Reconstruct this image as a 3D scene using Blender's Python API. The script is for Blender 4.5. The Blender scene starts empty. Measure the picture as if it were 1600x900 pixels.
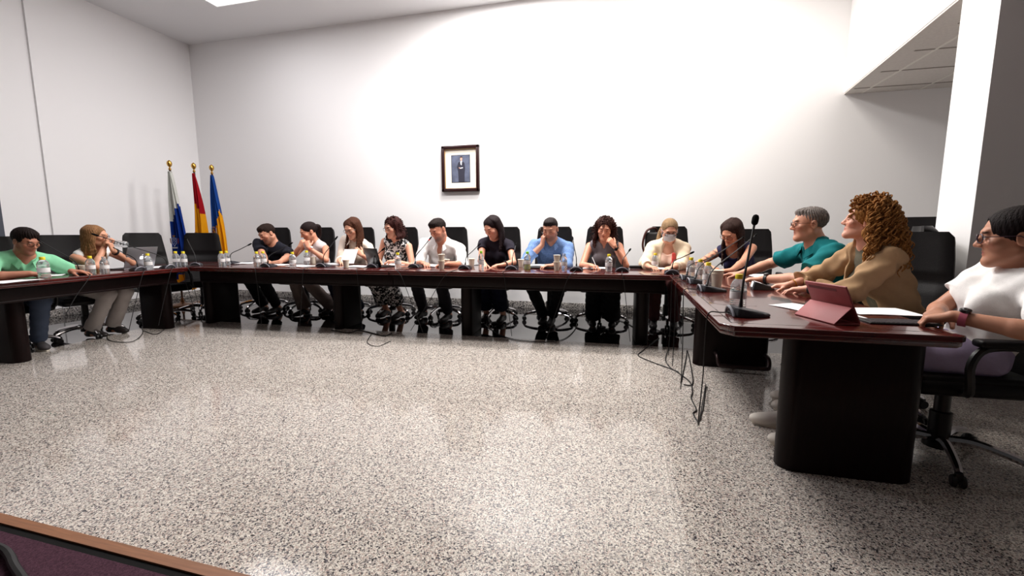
import bpy, bmesh, math, random
import numpy as np
from mathutils import Vector, Matrix

random.seed(7)
scene = bpy.context.scene
COL = scene.collection
PI = math.pi

# ---------------------------------------------------------------- camera model
F_PX, HORIZ, VPX, CAM_Z = 680.0, 364.0, 976.0, 1.15
PITCH = math.atan((450 - HORIZ) / F_PX)
YAW = math.atan((VPX - 800) / math.hypot(F_PX, 450 - HORIZ))
FW = Vector((-math.sin(YAW) * math.cos(PITCH), math.cos(YAW) * math.cos(PITCH), -math.sin(PITCH)))
RT = Vector((math.cos(YAW), math.sin(YAW), 0))
UP = RT.cross(FW)
CAM = Vector((0, 0, CAM_Z))


def sight(u, v):
    return FW * F_PX + RT * (u - 800) + UP * (450 - v)


def on_z(u, v, z):          # point of the room seen at a photo position, on a level surface
    d = sight(u, v)
    return CAM + d * ((z - CAM_Z) / d.z)


def on_y(u, v, y):
    d = sight(u, v)
    return CAM + d * (y / d.y)


def on_x(u, v, x):
    d = sight(u, v)
    return CAM + d * (x / d.x)


# ---------------------------------------------------------------- materials
def lin(c):
    return tuple(((x / 255) / 12.92 if x / 255 <= 0.04045 else ((x / 255 + 0.055) / 1.055) ** 2.4) for x in c)


def mat(name, rgb=(128, 128, 128), rough=0.5, metal=0.0, spec=0.5, coat=0.0, trans=0.0, ior=1.45,
        noise=0.0, nscale=20.0, bump=0.0, bscale=200.0, emit=None, estr=0.0, sheen=0.0, stretch=None):
    m = bpy.data.materials.new(name)
    m.use_nodes = True
    nt = m.node_tree
    b = nt.nodes['Principled BSDF']
    c = lin(rgb)
    b.inputs['Base Color'].default_value = (*c, 1)
    b.inputs['Roughness'].default_value = rough
    b.inputs['Metallic'].default_value = metal
    b.inputs['Specular IOR Level'].default_value = spec
    b.inputs['Coat Weight'].default_value = coat
    b.inputs['Coat Roughness'].default_value = 0.05
    b.inputs['Transmission Weight'].default_value = trans
    b.inputs['IOR'].default_value = ior
    if sheen:
        b.inputs['Sheen Weight'].default_value = sheen
    if emit:
        b.inputs['Emission Color'].default_value = (*lin(emit), 1)
        b.inputs['Emission Strength'].default_value = estr
    if noise or bump:
        tc = nt.nodes.new('ShaderNodeTexCoord')
        mp = nt.nodes.new('ShaderNodeMapping')
        nt.links.new(tc.outputs['Object'], mp.inputs['Vector'])
        if stretch:
            mp.inputs['Scale'].default_value = stretch
    if noise:
        n = nt.nodes.new('ShaderNodeTexNoise')
        n.inputs['Scale'].default_value = nscale
        n.inputs['Detail'].default_value = 4
        nt.links.new(mp.outputs['Vector'], n.inputs['Vector'])
        r = nt.nodes.new('ShaderNodeValToRGB')
        r.color_ramp.elements[0].position = 0.3
        r.color_ramp.elements[1].position = 0.7
        r.color_ramp.elements[0].color = (*[x * (1 - noise) for x in c], 1)
        r.color_ramp.elements[1].color = (*[min(1, x * (1 + noise)) for x in c], 1)
        nt.links.new(n.outputs['Fac'], r.inputs['Fac'])
        nt.links.new(r.outputs['Color'], b.inputs['Base Color'])
    if bump:
        n2 = nt.nodes.new('ShaderNodeTexNoise')
        n2.inputs['Scale'].default_value = bscale
        n2.inputs['Detail'].default_value = 3
        nt.links.new(mp.outputs['Vector'], n2.inputs['Vector'])
        bp = nt.nodes.new('ShaderNodeBump')
        bp.inputs['Strength'].default_value = bump
        bp.inputs['Distance'].default_value = 0.004
        nt.links.new(n2.outputs['Fac'], bp.inputs['Height'])
        nt.links.new(bp.outputs['Normal'], b.inputs['Normal'])
    return m


# ---------------------------------------------------------------- objects
def tag(o, label=None, cat=None, group=None, kind=None):
    if label:
        o['label'] = label
    if cat:
        o['category'] = cat
    if group:
        o['group'] = group
    if kind:
        o['kind'] = kind
    return o


def empty(name, loc, rz=0.0):
    o = bpy.data.objects.new(name, None)
    o.empty_display_size = 0.1
    COL.objects.link(o)
    o.location = loc
    o.rotation_euler = (0, 0, rz)
    return o


def obj(name, bm, m, parent=None, smooth=True, angle=40):
    me = bpy.data.meshes.new(name)
    bmesh.ops.recalc_face_normals(bm, faces=bm.faces)
    bm.to_mesh(me)
    bm.free()
    for x in (m if isinstance(m, (list, tuple)) else [m]):
        me.materials.append(x)
    if smooth:
        for p in me.polygons:
            p.use_smooth = True
        me.set_sharp_from_angle(angle=math.radians(angle))
    o = bpy.data.objects.new(name, me)
    COL.objects.link(o)
    if parent is not None:
        o.parent = parent
    return o


def struct(name, bm, m, **k):
    o = obj(name, bm, m, **k)
    o['kind'] = 'structure'
    return o


def copy_tree(o, parent=None):
    c = o.copy()
    COL.objects.link(c)
    if parent is not None:
        c.parent = parent
    for ch in list(o.children):
        copy_tree(ch, c)
    return c


# ---------------------------------------------------------------- mesh pieces
def B():
    return bmesh.new()


def box(bm, lo, hi, bev=0.0, seg=2, mi=0, M=None):
    lo, hi = Vector(lo), Vector(hi)
    r = bmesh.ops.create_cube(bm, size=1.0)
    vs = r['verts']
    bmesh.ops.scale(bm, vec=hi - lo, verts=vs)
    bmesh.ops.translate(bm, vec=(lo + hi) / 2, verts=vs)
    fs = list({f for v in vs for f in v.link_faces})
    if bev > 0:
        es = list({e for v in vs for e in v.link_edges})
        rr = bmesh.ops.bevel(bm, geom=es, offset=bev, segments=seg, profile=0.5, affect='EDGES')
        fs = list({f for f in rr['faces']} | {f for f in fs if f.is_valid})
        vs = list({v for f in fs for v in f.verts})
    for f in fs:
        f.material_index = mi
    if M is not None:
        bmesh.ops.transform(bm, matrix=M, verts=vs)
    return vs


def prism(bm, pts, z0, z1, bev=0.0, seg=2, mi=0, M=None, bottom_bev=True):
    """vertical extrusion of an outline in XY"""
    v0 = [bm.verts.new((p[0], p[1], z0)) for p in pts]
    v1 = [bm.verts.new((p[0], p[1], z1)) for p in pts]
    n = len(pts)
    fs = [bm.faces.new(v0[::-1]), bm.faces.new(v1)]
    for i in range(n):
        fs.append(bm.faces.new((v0[i], v0[(i + 1) % n], v1[(i + 1) % n], v1[i])))
    vs = v0 + v1
    if bev > 0:
        es = list(fs[1].edges) + (list(fs[0].edges) if bottom_bev else [])
        rr = bmesh.ops.bevel(bm, geom=es, offset=bev, segments=seg, profile=0.5, affect='EDGES')
        fs = list({f for f in rr['faces']} | {f for f in fs if f.is_valid})
        vs = list({v for f in fs for v in f.verts})
    for f in fs:
        f.material_index = mi
    if M is not None:
        bmesh.ops.transform(bm, matrix=M, verts=vs)
    return vs


def smooth_path(pts, n=6):
    """Catmull-Rom through the points"""
    P = [Vector(p) for p in pts]
    if len(P) < 3:
        return P
    Q = [P[0] * 2 - P[1]] + P + [P[-1] * 2 - P[-2]]
    out = []
    for i in range(1, len(Q) - 2):
        for k in range(n):
            t = k / n
            a, b, c, d = Q[i - 1], Q[i], Q[i + 1], Q[i + 2]
            out.append(0.5 * ((2 * b) + (c - a) * t + (2 * a - 5 * b + 4 * c - d) * t * t + (3 * b - a - 3 * c + d) * t ** 3))
    out.append(P[-1])
    return out


def tube(bm, pts, r, seg=8, mi=0, cap=True):
    """round tube along points; r a number or a list"""
    P = [Vector(p) for p in pts]
    n = len(P)
    R = r if isinstance(r, (list, tuple)) else [r] * n
    t0 = (P[1] - P[0]).normalized()
    ref = Vector((0, 0, 1)) if abs(t0.z) < 0.9 else Vector((1, 0, 0))
    nx = t0.cross(ref).normalized()
    rings = []
    for i in range(n):
        t = (P[min(i + 1, n - 1)] - P[max(i - 1, 0)])
        t = t.normalized() if t.length > 1e-9 else t0
        nx = (nx - t * nx.dot(t))
        nx = nx.normalized() if nx.length > 1e-6 else t.orthogonal().normalized()
        ny = t.cross(nx)
        rings.append([bm.verts.new(P[i] + (nx * math.cos(a) + ny * math.sin(a)) * R[i])
                      for a in [2 * PI * k / seg for k in range(seg)]])
    for i in range(n - 1):
        for k in range(seg):
            f = bm.faces.new((rings[i][k], rings[i][(k + 1) % seg], rings[i + 1][(k + 1) % seg], rings[i + 1][k]))
            f.material_index = mi
    if cap:
        bm.faces.new(rings[0][::-1]).material_index = mi
        bm.faces.new(rings[-1]).material_index = mi


def lathe(bm, prof, seg=20, mi=0, M=None, close=True):
    """profile [(r, z)] turned about Z"""
    rings = []
    vs = []
    for r, z in prof:
        ring = [bm.verts.new((r * math.cos(2 * PI * k / seg), r * math.sin(2 * PI * k / seg), z)) for k in range(seg)]
        rings.append(ring)
        vs += ring
    for i in range(len(rings) - 1):
        for k in range(seg):
            f = bm.faces.new((rings[i][k], rings[i][(k + 1) % seg], rings[i + 1][(k + 1) % seg], rings[i + 1][k]))
            f.material_index = mi
    if close:
        for ring, rv in ((rings[0], True), (rings[-1], False)):
            f = bm.faces.new(ring[::-1] if rv else ring)
            f.material_index = mi
    if M is not None:
        bmesh.ops.transform(bm, matrix=M, verts=vs)
    return vs


def ball(bm, c, r, mi=0, u=12, v=8, M=None):
    rr = bmesh.ops.create_uvsphere(bm, u_segments=u, v_segments=v, radius=1.0)
    vs = rr['verts']
    sc = r if isinstance(r, (list, tuple)) else (r, r, r)
    bmesh.ops.scale(bm, vec=sc, verts=vs)
    if M is not None:
        bmesh.ops.transform(bm, matrix=M, verts=vs)
    bmesh.ops.translate(bm, vec=c, verts=vs)
    for f in {f for v_ in vs for f in v_.link_faces}:
        f.material_index = mi
    return vs


def T(x=0, y=0, z=0, rz=0, rx=0, ry=0):
    return Matrix.Translation((x, y, z)) @ Matrix.Rotation(rz, 4, 'Z') @ Matrix.Rotation(rx, 4, 'X') @ Matrix.Rotation(ry, 4, 'Y')


# ---------------------------------------------------------------- implicit surfaces (for bodies, hair, cloth)
def nv(a):
    return np.array(a, dtype=np.float64)


def unit(a):
    a = nv(a)
    return a / (np.linalg.norm(a) + 1e-12)


def cone(a, b, ra, rb, k=0.01, flat=False, sub=False):
    return dict(t='cone', a=nv(a), b=nv(b), ra=ra, rb=rb, k=k, flat=flat, sub=sub)


def ell(c, r, M=None, k=0.02, sub=False):
    """ellipsoid, M columns = its axes"""
    return dict(t='ell', c=nv(c), r=nv(r), M=np.eye(3) if M is None else nv(M), k=k, sub=sub)


def infl(ops, t):
    out = []
    for o in ops:
        o = dict(o)
        if o['t'] == 'cone':
            o['ra'] += t
            o['rb'] += t
        else:
            o['r'] = o['r'] + t
        out.append(o)
    return out


BIG = 0.06


class Vol:
    def __init__(self, ops, res):
        self.res = res
        los, his = [], []
        for o in ops:
            if o.get('sub'):
                continue
            l, h = self.bb(o)
            los.append(l)
            his.append(h)
        pad = res * 3 + 0.012
        self.lo = np.min(los, axis=0) - pad
        n = np.ceil((np.max(his, axis=0) + pad - self.lo) / res).astype(int) + 1
        self.ax = [self.lo[i] + np.arange(n[i]) * res for i in range(3)]
        self.V = np.full(n, BIG, dtype=np.float32)
        for o in ops:
            self.add(o)

    @staticmethod
    def bb(o):
        if o['t'] == 'cone':
            r = max(o['ra'], o['rb'])
            return np.minimum(o['a'], o['b']) - r, np.maximum(o['a'], o['b']) + r
        e = np.sqrt(((o['M'] * o['r'][None, :]) ** 2).sum(axis=1))
        return o['c'] - e, o['c'] + e

    def add(self, o):
        l, h = self.bb(o)
        m = o['k'] + 0.03
        sl = []
        for i in range(3):
            a = int(np.searchsorted(self.ax[i], l[i] - m))
            b = int(np.searchsorted(self.ax[i], h[i] + m))
            if a >= b:
                return
            sl.append(slice(a, b))
        X = self.ax[0][sl[0]][:, None, None]
        Y = self.ax[1][sl[1]][None, :, None]
        Z = self.ax[2][sl[2]][None, None, :]
        if o['t'] == 'cone':
            a, b = o['a'], o['b']
            ba = b - a
            L2 = float(ba @ ba) + 1e-12
            px, py, pz = X - a[0], Y - a[1], Z - a[2]
            t0 = (px * ba[0] + py * ba[1] + pz * ba[2]) / L2
            t = np.clip(t0, 0, 1)
            d = np.sqrt((px - t * ba[0]) ** 2 + (py - t * ba[1]) ** 2 + (pz - t * ba[2]) ** 2) - (o['ra'] + (o['rb'] - o['ra']) * t)
            if o['flat']:
                d = np.maximum(d, (t0 - 1) * math.sqrt(L2))
        else:
            M, r, c = o['M'], o['r'], o['c']
            px, py, pz = X - c[0], Y - c[1], Z - c[2]
            q = [px * M[0, i] + py * M[1, i] + pz * M[2, i] for i in range(3)]
            k0 = np.sqrt((q[0] / r[0]) ** 2 + (q[1] / r[1]) ** 2 + (q[2] / r[2]) ** 2)
            k1 = np.sqrt((q[0] / r[0] ** 2) ** 2 + (q[1] / r[1] ** 2) ** 2 + (q[2] / r[2] ** 2) ** 2)
            d = k0 * (k0 - 1) / (k1 + 1e-9)
        W = self.V[tuple(sl)]
        k = o['k']
        if o.get('sub'):
            d = -d
            hh = np.maximum(k - np.abs(W - d), 0) / k
            self.V[tuple(sl)] = np.maximum(W, d) + hh * hh * k * 0.25
        else:
            d = np.minimum(d, BIG)
            hh = np.maximum(k - np.abs(W - d), 0) / k
            self.V[tuple(sl)] = np.minimum(W, d) - hh * hh * k * 0.25

    def cut(self, p, n):
        """remove everything on the side n points to"""
        X, Y, Z = self.ax[0][:, None, None], self.ax[1][None, :, None], self.ax[2][None, None, :]
        d = (X - p[0]) * n[0] + (Y - p[1]) * n[1] + (Z - p[2]) * n[2]
        self.V = np.maximum(self.V, np.clip(d, -BIG, BIG).astype(np.float32))

    def wave(self, fn):
        X, Y, Z = self.ax[0][:, None, None], self.ax[1][None, :, None], self.ax[2][None, None, :]
        near = np.abs(self.V) < BIG * 0.9
        self.V = np.where(near, self.V + fn(X, Y, Z).astype(np.float32), self.V)

    def mesh(self):
        """surface nets"""
        V = self.V
        # keep the border outside
        V[0], V[-1], V[:, 0], V[:, -1], V[:, :, 0], V[:, :, -1] = [BIG] * 6
        S = V < 0
        nx, ny, nz = V.shape
        c = np.zeros((nx - 1, ny - 1, nz - 1), dtype=np.int8)
        for i in (0, 1):
            for j in (0, 1):
                for k in (0, 1):
                    c += S[i:nx - 1 + i, j:ny - 1 + j, k:nz - 1 + k]
        act = np.argwhere((c > 0) & (c < 8))
        idx = np.full(c.shape, -1, dtype=np.int32)
        idx[act[:, 0], act[:, 1], act[:, 2]] = np.arange(len(act))
        corners = {}
        for i in (0, 1):
            for j in (0, 1):
                for k in (0, 1):
                    corners[(i, j, k)] = V[act[:, 0] + i, act[:, 1] + j, act[:, 2] + k].astype(np.float64)
        acc = np.zeros((len(act), 3))
        cnt = np.zeros(len(act))
        ks = list(corners)
        for a in ks:
            for axn in range(3):
                if a[axn] == 1:
                    continue
                b = list(a)
                b[axn] = 1
                b = tuple(b)
                va, vb = corners[a], corners[b]
                x = (va < 0) != (vb < 0)
                t = np.where(x, va / np.where(x, va - vb, 1), 0)
                p = np.zeros((len(act), 3)) + nv(a)
                p[:, axn] += t
                acc += p * x[:, None]
                cnt += x
        P = acc / cnt[:, None]
        P = self.lo + (act + P) * self.res
        quads = []
        for axn in range(3):
            o1, o2 = (axn + 1) % 3, (axn + 2) % 3
            A = np.take(S, range(0, S.shape[axn] - 1), axis=axn)
            Bm = np.take(S, range(1, S.shape[axn]), axis=axn)
            e = np.argwhere(A != Bm)
            e = e[(e[:, o1] > 0) & (e[:, o2] > 0) & (e[:, o1] < S.shape[o1] - 1) & (e[:, o2] < S.shape[o2] - 1)]
            ins = S[e[:, 0], e[:, 1], e[:, 2]]

            def cell(d1, d2):
                q = e.copy()
                q[:, o1] -= d1
                q[:, o2] -= d2
                return idx[q[:, 0], q[:, 1], q[:, 2]]
            q = np.stack([cell(1, 1), cell(0, 1), cell(0, 0), cell(1, 0)], axis=1)
            q[~ins] = q[~ins][:, ::-1]
            quads.append(q)
        Q = np.concatenate(quads)
        Q = Q[(Q >= 0).all(axis=1)]
        return P, Q


def np_mesh(name, P, Q, m, parent=None, colors=None, origin=None):
    if origin is not None:
        P = P - nv(origin)
    me = bpy.data.meshes.new(name)
    me.vertices.add(len(P))
    me.vertices.foreach_set('co', P.astype(np.float32).ravel())
    me.loops.add(Q.size)
    me.loops.foreach_set('vertex_index', Q.astype(np.int32).ravel())
    me.polygons.add(len(Q))
    me.polygons.foreach_set('loop_start', np.arange(0, Q.size, 4, dtype=np.int32))
    me.polygons.foreach_set('use_smooth', np.ones(len(Q), dtype=bool))
    me.update(calc_edges=True)
    me.validate()
    for x in (m if isinstance(m, (list, tuple)) else [m]):
        me.materials.append(x)
    if colors is not None:
        ca = me.color_attributes.new('pigment', 'FLOAT_COLOR', 'POINT')
        ca.data.foreach_set('color', np.concatenate([colors, np.ones((len(P), 1))], axis=1).astype(np.float32).ravel())
    o = bpy.data.objects.new(name, me)
    COL.objects.link(o)
    if origin is not None and parent is None:
        o.location = origin
    if parent is not None:
        o.parent = parent
    return o


def sdf_obj(name, ops, res, m, parent=None, origin=None, cuts=(), wave=None, relax=1, color_fn=None):
    v = Vol(ops, res)
    if wave is not None:
        v.wave(wave)
    for p, n in cuts:
        v.cut(p, unit(n))
    P, Q = v.mesh()
    for _ in range(relax):                       # one light smoothing pass
        ia = np.concatenate([Q[:, [0, 1, 2, 3]].ravel(), Q[:, [1, 2, 3, 0]].ravel()])
        ib = np.concatenate([Q[:, [1, 2, 3, 0]].ravel(), Q[:, [0, 1, 2, 3]].ravel()])
        cnt = np.bincount(ia, minlength=len(P))
        acc = np.stack([np.bincount(ia, weights=P[ib, c], minlength=len(P)) for c in range(3)], axis=1)
        P = P * 0.5 + 0.5 * acc / np.maximum(cnt, 1)[:, None]
    cols = color_fn(P) if color_fn else None
    return np_mesh(name, P, Q, m, parent, cols, origin)
# ================================================================ people
def skin_material():
    m = bpy.data.materials.new('skin')
    m.use_nodes = True
    nt = m.node_tree
    b = nt.nodes['Principled BSDF']
    a = nt.nodes.new('ShaderNodeAttribute')
    a.attribute_name = 'pigment'
    nt.links.new(a.outputs['Color'], b.inputs['Base Color'])
    b.inputs['Roughness'].default_value = 0.5
    b.inputs['Subsurface Weight'].default_value = 0.08
    b.inputs['Subsurface Radius'].default_value = (0.012, 0.005, 0.003)
    b.inputs['Specular IOR Level'].default_value = 0.4
    return m


SKIN = skin_material()
EYE_W = mat('eye_white', (225, 220, 215), rough=0.15)
EYE_D = mat('iris', (40, 26, 18), rough=0.1)
FRAME_BLACK = mat('glasses_black', (18, 14, 14), rough=0.3)
FRAME_BROWN = mat('glasses_brown', (92, 44, 26), rough=0.3)
LENS = mat('lens', (255, 255, 255), rough=0.0, trans=1.0, ior=1.05, spec=0.2)
RUBBER = mat('watch_black', (12, 12, 13), rough=0.5)

_cache = {}


def cloth(name, rgb, **k):
    key = (name, rgb)
    if key not in _cache:
        kw = dict(rough=0.85, spec=0.2, noise=0.03, nscale=60, bump=0.25, bscale=300)
        kw.update(k)
        _cache[key] = mat(name, rgb, **kw)
    return _cache[key]


def hair_mat(rgb, stretch=(60, 60, 9)):
    key = ('hair', rgb)
    if key not in _cache:
        _cache[key] = mat('hair', rgb, rough=.6, spec=.1, noise=.5, nscale=3, bump=.9, bscale=4, stretch=stretch)
    return _cache[key]


def wedge_cone(a, b, ra, rb, k=0.01, **kw):
    return cone(a, b, ra, rb, k, **kw)


def hand_ops(W, d, n, thumb, sc, curl=0.25, spread=0.18, tcurl=0.3, point=False, bend=None):
    """W wrist, d direction of the fingers, n back of the hand, thumb = +-1 side (n x d) the thumb leaves from"""
    d = unit(d)
    n = nv(n) - d * float(nv(n) @ d)
    n = unit(n)
    lat = np.cross(d, n)            # to one side
    lat = lat * thumb               # now points to the thumb side
    ops = []
    k = 0.008
    offs = [0.027, 0.009, -0.009, -0.026]
    lens = [(0.042, 0.025, 0.020), (0.046, 0.029, 0.021), (0.043, 0.027, 0.020), (0.034, 0.021, 0.018)]
    kd = [0.088, 0.092, 0.087, 0.079]
    if isinstance(curl, (int, float)):
        curl = [curl] * 4
    for i in range(4):
        base = W + d * 0.012 * sc + lat * offs[i] * 0.55 * sc
        kn = W + d * kd[i] * sc + lat * offs[i] * sc + n * 0.004 * sc
        ops.append(cone(base, kn, 0.0145 * sc, 0.0115 * sc, k=0.016))
        dirv = unit(d + lat * spread * offs[i] / 0.027)
        p = kn
        ang = 0.0
        for j, L in enumerate(lens[i]):
            ang += curl[i] * (0.9, 1.1, 0.7)[j]
            dd = dirv * math.cos(ang) - n * math.sin(ang)
            q = p + dd * L * sc
            r0 = (0.0098, 0.0088, 0.0079)[j] * sc
            ops.append(cone(p, q, r0, r0 * 0.9, k=0.004))
            p = q
    # palm body and thumb
    ops.append(ell(W + d * 0.05 * sc - n * 0.004 * sc, nv((0.036, 0.045, 0.014)) * sc, np.stack([lat, d, n], axis=1), k=0.014))
    t0 = W + d * 0.022 * sc + lat * 0.018 * sc - n * 0.006 * sc
    v = unit(d * 0.62 + lat * 0.75 - n * 0.25)
    t1 = t0 + v * 0.042 * sc
    v = unit(v * (1 - tcurl) + d * tcurl * 1.3 - n * tcurl * 0.5)
    t2 = t1 + v * 0.032 * sc
    v = unit(v * (1 - tcurl) + d * tcurl - n * tcurl * 0.6 - lat * tcurl * 0.3)
    t3 = t2 + v * 0.026 * sc
    ops += [cone(t0, t1, 0.016 * sc, 0.012 * sc, k=0.014), cone(t1, t2, 0.0112 * sc, 0.0102 * sc, k=0.004),
            cone(t2, t3, 0.0102 * sc, 0.0088 * sc, k=0.004)]
    return ops


def ik(S, W, l1, l2, pole):
    v = W - S
    D = np.linalg.norm(v)
    if D > (l1 + l2) * 0.995:
        f = D / ((l1 + l2) * 0.995)
        l1, l2 = l1 * f, l2 * f
    D = max(D, abs(l1 - l2) + 0.01)
    u = unit(v)
    x = (l1 * l1 - l2 * l2 + D * D) / (2 * D)
    h = math.sqrt(max(l1 * l1 - x * x, 0))
    p = nv(pole) - u * float(nv(pole) @ u)
    return S + u * x + unit(p) * h


def band_mesh(name, c, axis, r, w, th, m, parent, origin, face_dir=None, face_m=None, face_r=0.017):
    """a strap around a wrist, with a small round face"""
    ax = Vector(unit(axis))
    q = Vector((0, 0, 1)).rotation_difference(ax).to_matrix().to_4x4()
    bm = B()
    M = Matrix.Translation(Vector(c) - Vector(origin)) @ q
    lathe(bm, [(r, -w), (r + th, -w), (r + th, w), (r, w), (r, -w)], 24, 0, M, close=False)
    o = obj(name, bm, [m], parent)
    if face_dir is not None:
        fd = Vector(unit(face_dir))
        fd = (fd - ax * fd.dot(ax)).normalized()
        q2 = Vector((0, 0, 1)).rotation_difference(fd).to_matrix().to_4x4()
        b2 = B()
        lathe(b2, [(0.001, -0.004), (face_r, -0.004), (face_r, 0.005), (face_r * 0.85, 0.007), (0.001, 0.0065)], 20, 0,
              Matrix.Translation(Vector(c) - Vector(origin) + fd * (r + 0.003)) @ q2)
        obj('watch_face', b2, [face_m or m], o)
    return o


def person(label, head, face, seat=None, s=1.0, fem=False, hyaw=0, hpitch=0, hroll=0, skin=(205, 160, 135),
           hair=None, brow=None, top=None, bottom=None, shoes=None, L=None, R=None, res=0.006, hs=None,
           belly=0.0, stubble=None, lips=None, glasses=None, eyes=False, knees=None, feet=None, group=None, lean=0.22,
           over=None, ink=False, sw=None, twist=0):
    H = nv(head)
    a = math.radians(face)
    F = nv((math.cos(a), math.sin(a), 0))
    Z = nv((0, 0, 1.0))
    RG = nv((F[1], -F[0], 0))
    hs = hs or s
    # ---- head frame
    ha = a + math.radians(hyaw)
    hf = nv((math.cos(ha), math.sin(ha), 0))
    p = math.radians(hpitch)
    hf, hu = hf * math.cos(p) - Z * math.sin(p), Z * math.cos(p) + hf * math.sin(p)
    hr = np.cross(hf, hu)
    r = math.radians(hroll)
    hr, hu = hr * math.cos(r) + hu * math.sin(r), hu * math.cos(r) - hr * math.sin(r)
    HM = np.stack([hr, hf, hu], axis=1)

    def hp(x, y, z):
        return H + HM @ (nv((x, y, z)) * hs)

    def he(x, y, z, rx, ry, rz, k=0.02, sub=False):
        return ell(hp(x, y, z), nv((rx, ry, rz)) * hs, HM, k * hs, sub)

    def hc(x0, x1, ra, rb, k=0.01, sub=False):
        return cone(hp(*x0), hp(*x1), ra * hs, rb * hs, k * hs, sub=sub)

    jw = 0.93 if fem else 1.0
    head_ops = [he(0, -.012, .045, .076, .097, .082), he(0, .03, -.015, .062 * jw, .062, .088, .03)]
    for sg in (-1, 1):
        head_ops += [hc((sg * .049 * jw, -.002, -.05), (sg * .013, .068, -.09), .02 * jw, .019 * jw, .03),
                     he(sg * .043, .062, -.013, .022, .02, .018, .02)]
    head_ops += [he(0, .070, -.09, .022, .017, .016, .015), hc((-.034, .085, .034), (.034, .085, .034), .010, .010, .015)]
    for sg in (-1, 1):
        head_ops += [he(sg * .031, .1, .012, .018, .013, .011, .012, True)]
        head_ops += [he(sg * .031, .080, .012, .0135, .0135, .0135, .004)]
        if eyes:
            head_ops += [he(sg * .031, .098, .011, .0125, .014, .0052, .003, True)]
    head_ops += [hc((0, .090, .02), (0, .1055, -.016), .0075, .0105, .012), he(0, .1065, -.0195, .0115, .0115, .0095, .006)]
    for sg in (-1, 1):
        head_ops += [he(sg * .0125, .097, -.0235, .0075, .010, .0075, .006)]
    head_ops += [he(0, .080, -.048, .021, .012, .0062, .006), he(0, .079, -.059, .018, .012, .0068, .006)]
    if res < 0.0045:
        head_ops += [he(0, .094, -.0535, .021, .006, .0022, .003, True)]
    for sg in (-1, 1):
        head_ops += [he(sg * .078, -.01, .002, .009, .019, .031, .006), he(sg * .086, -.004, .004, .006, .011, .018, .006, True)]

    # ---- trunk
    N = H - (Z * .6 + hu * .4) * 0.135 * s - F * .055 * s + hf * 0.0
    if seat is None:
        P = nv((H[0] - F[0] * (lean + .04), H[1] - F[1] * (lean + .04), 0.47 + 0.10 * s))
    else:
        P = nv((seat[0], seat[1], 0.47 + 0.10 * s))
    tz = unit(N - P)
    ta = a + math.radians(twist)
    tx = nv((math.sin(ta), -math.cos(ta), 0))
    tx = unit(tx - tz * float(tx @ tz))
    ty = np.cross(tz, tx)
    TM = np.stack([tx, ty, tz], axis=1)
    Lt = np.linalg.norm(N - P)

    def tp(x, y, z):                  # x,y metres (scaled), z fraction of the trunk
        return P + tx * x * s + ty * y * s + tz * z * Lt

    w = (sw or (0.165 if fem else 0.19))
    SR, SL = tp(w, .005, .88), tp(-w, .005, .88)
    wf = 0.86 if fem else 1.0
    trunk = [ell(P, nv((.165, .12, .105)) * s, np.stack([RG, F, Z], axis=1), .03),
             ell(tp(0, -.01 + belly * .3, .36), nv((.145 * wf, .105 + belly * .4, .15)) * s, TM, .05),
             ell(tp(0, -.005, .68), nv((.158 * wf, .108 * (0.95 if fem else 1.05), .165)) * s, TM, .05),
             cone(SL * .82 + SR * .18, SR * .82 + SL * .18, .062 * s * wf, .062 * s * wf, .05)]
    if belly:
        trunk += [ell(tp(0, .045 + belly * .4, .33), nv((.12, .085, .13)) * s, TM, .05)]
    if fem:
        for sg in (-1, 1):
            trunk += [ell(tp(sg * .062, .088, .62), nv((.058, .052, .062)) * s, TM, .03)]
    neck_r = .046 if fem else .056
    neck = [cone(hp(0, -.022, -.045), N - tz * .02 * s, neck_r * s, (neck_r + .008) * s, .03)]
    traps = [cone(N + tz * .015 * s, (SL + N) / 2 + (SL - N) * .18 - tz * .0, .05 * s * wf, .045 * s * wf, .04),
             cone(N + tz * .015 * s, (SR + N) / 2 + (SR - N) * .18 - tz * .0, .05 * s * wf, .045 * s * wf, .04)]
    # ---- arms
    arms, hands, joints = [], [], {}
    for side, A, S in (('R', R, SR), ('L', L, SL)):
        sg = 1 if side == 'R' else -1
        W = nv(A['w'])
        pole = nv(A.get('pole', (RG * sg * .7 - Z * .7 - F * .3)))
        E = ik(S, W, .29 * s, .255 * s, pole)
        fa = wf
        arms += [cone(S, E, .052 * s * fa, .040 * s * fa, .025), cone(E, E + (W - E) * .35, .041 * s * fa, .041 * s * fa, .015),
                 cone(E + (W - E) * .3, W, .041 * s * fa, .027 * s * fa, .01)]
        d = nv(A.get('d', W - E))
        n = nv(A.get('n', Z))
        th = A.get('thumb')
        if th is None:
            # thumb side: for a right hand with back up and fingers forward the thumb is on the left
            th = -1 if side == 'R' else 1
        hands += hand_ops(W, d, n, th, s * (.9 if fem else 1.0), A.get('curl', .25), A.get('spread', .18), A.get('tcurl', .3))
        joints[side] = (S, E, W)
    # ---- legs
    kn = knees or ((0.40, 0.10), (0.40, -0.10))       # forward, right offset for right then left
    ft = feet or ((0.14, 0.11), (0.16, -0.11))
    legs, thigh, calf, foot = [], [], [], []
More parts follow.
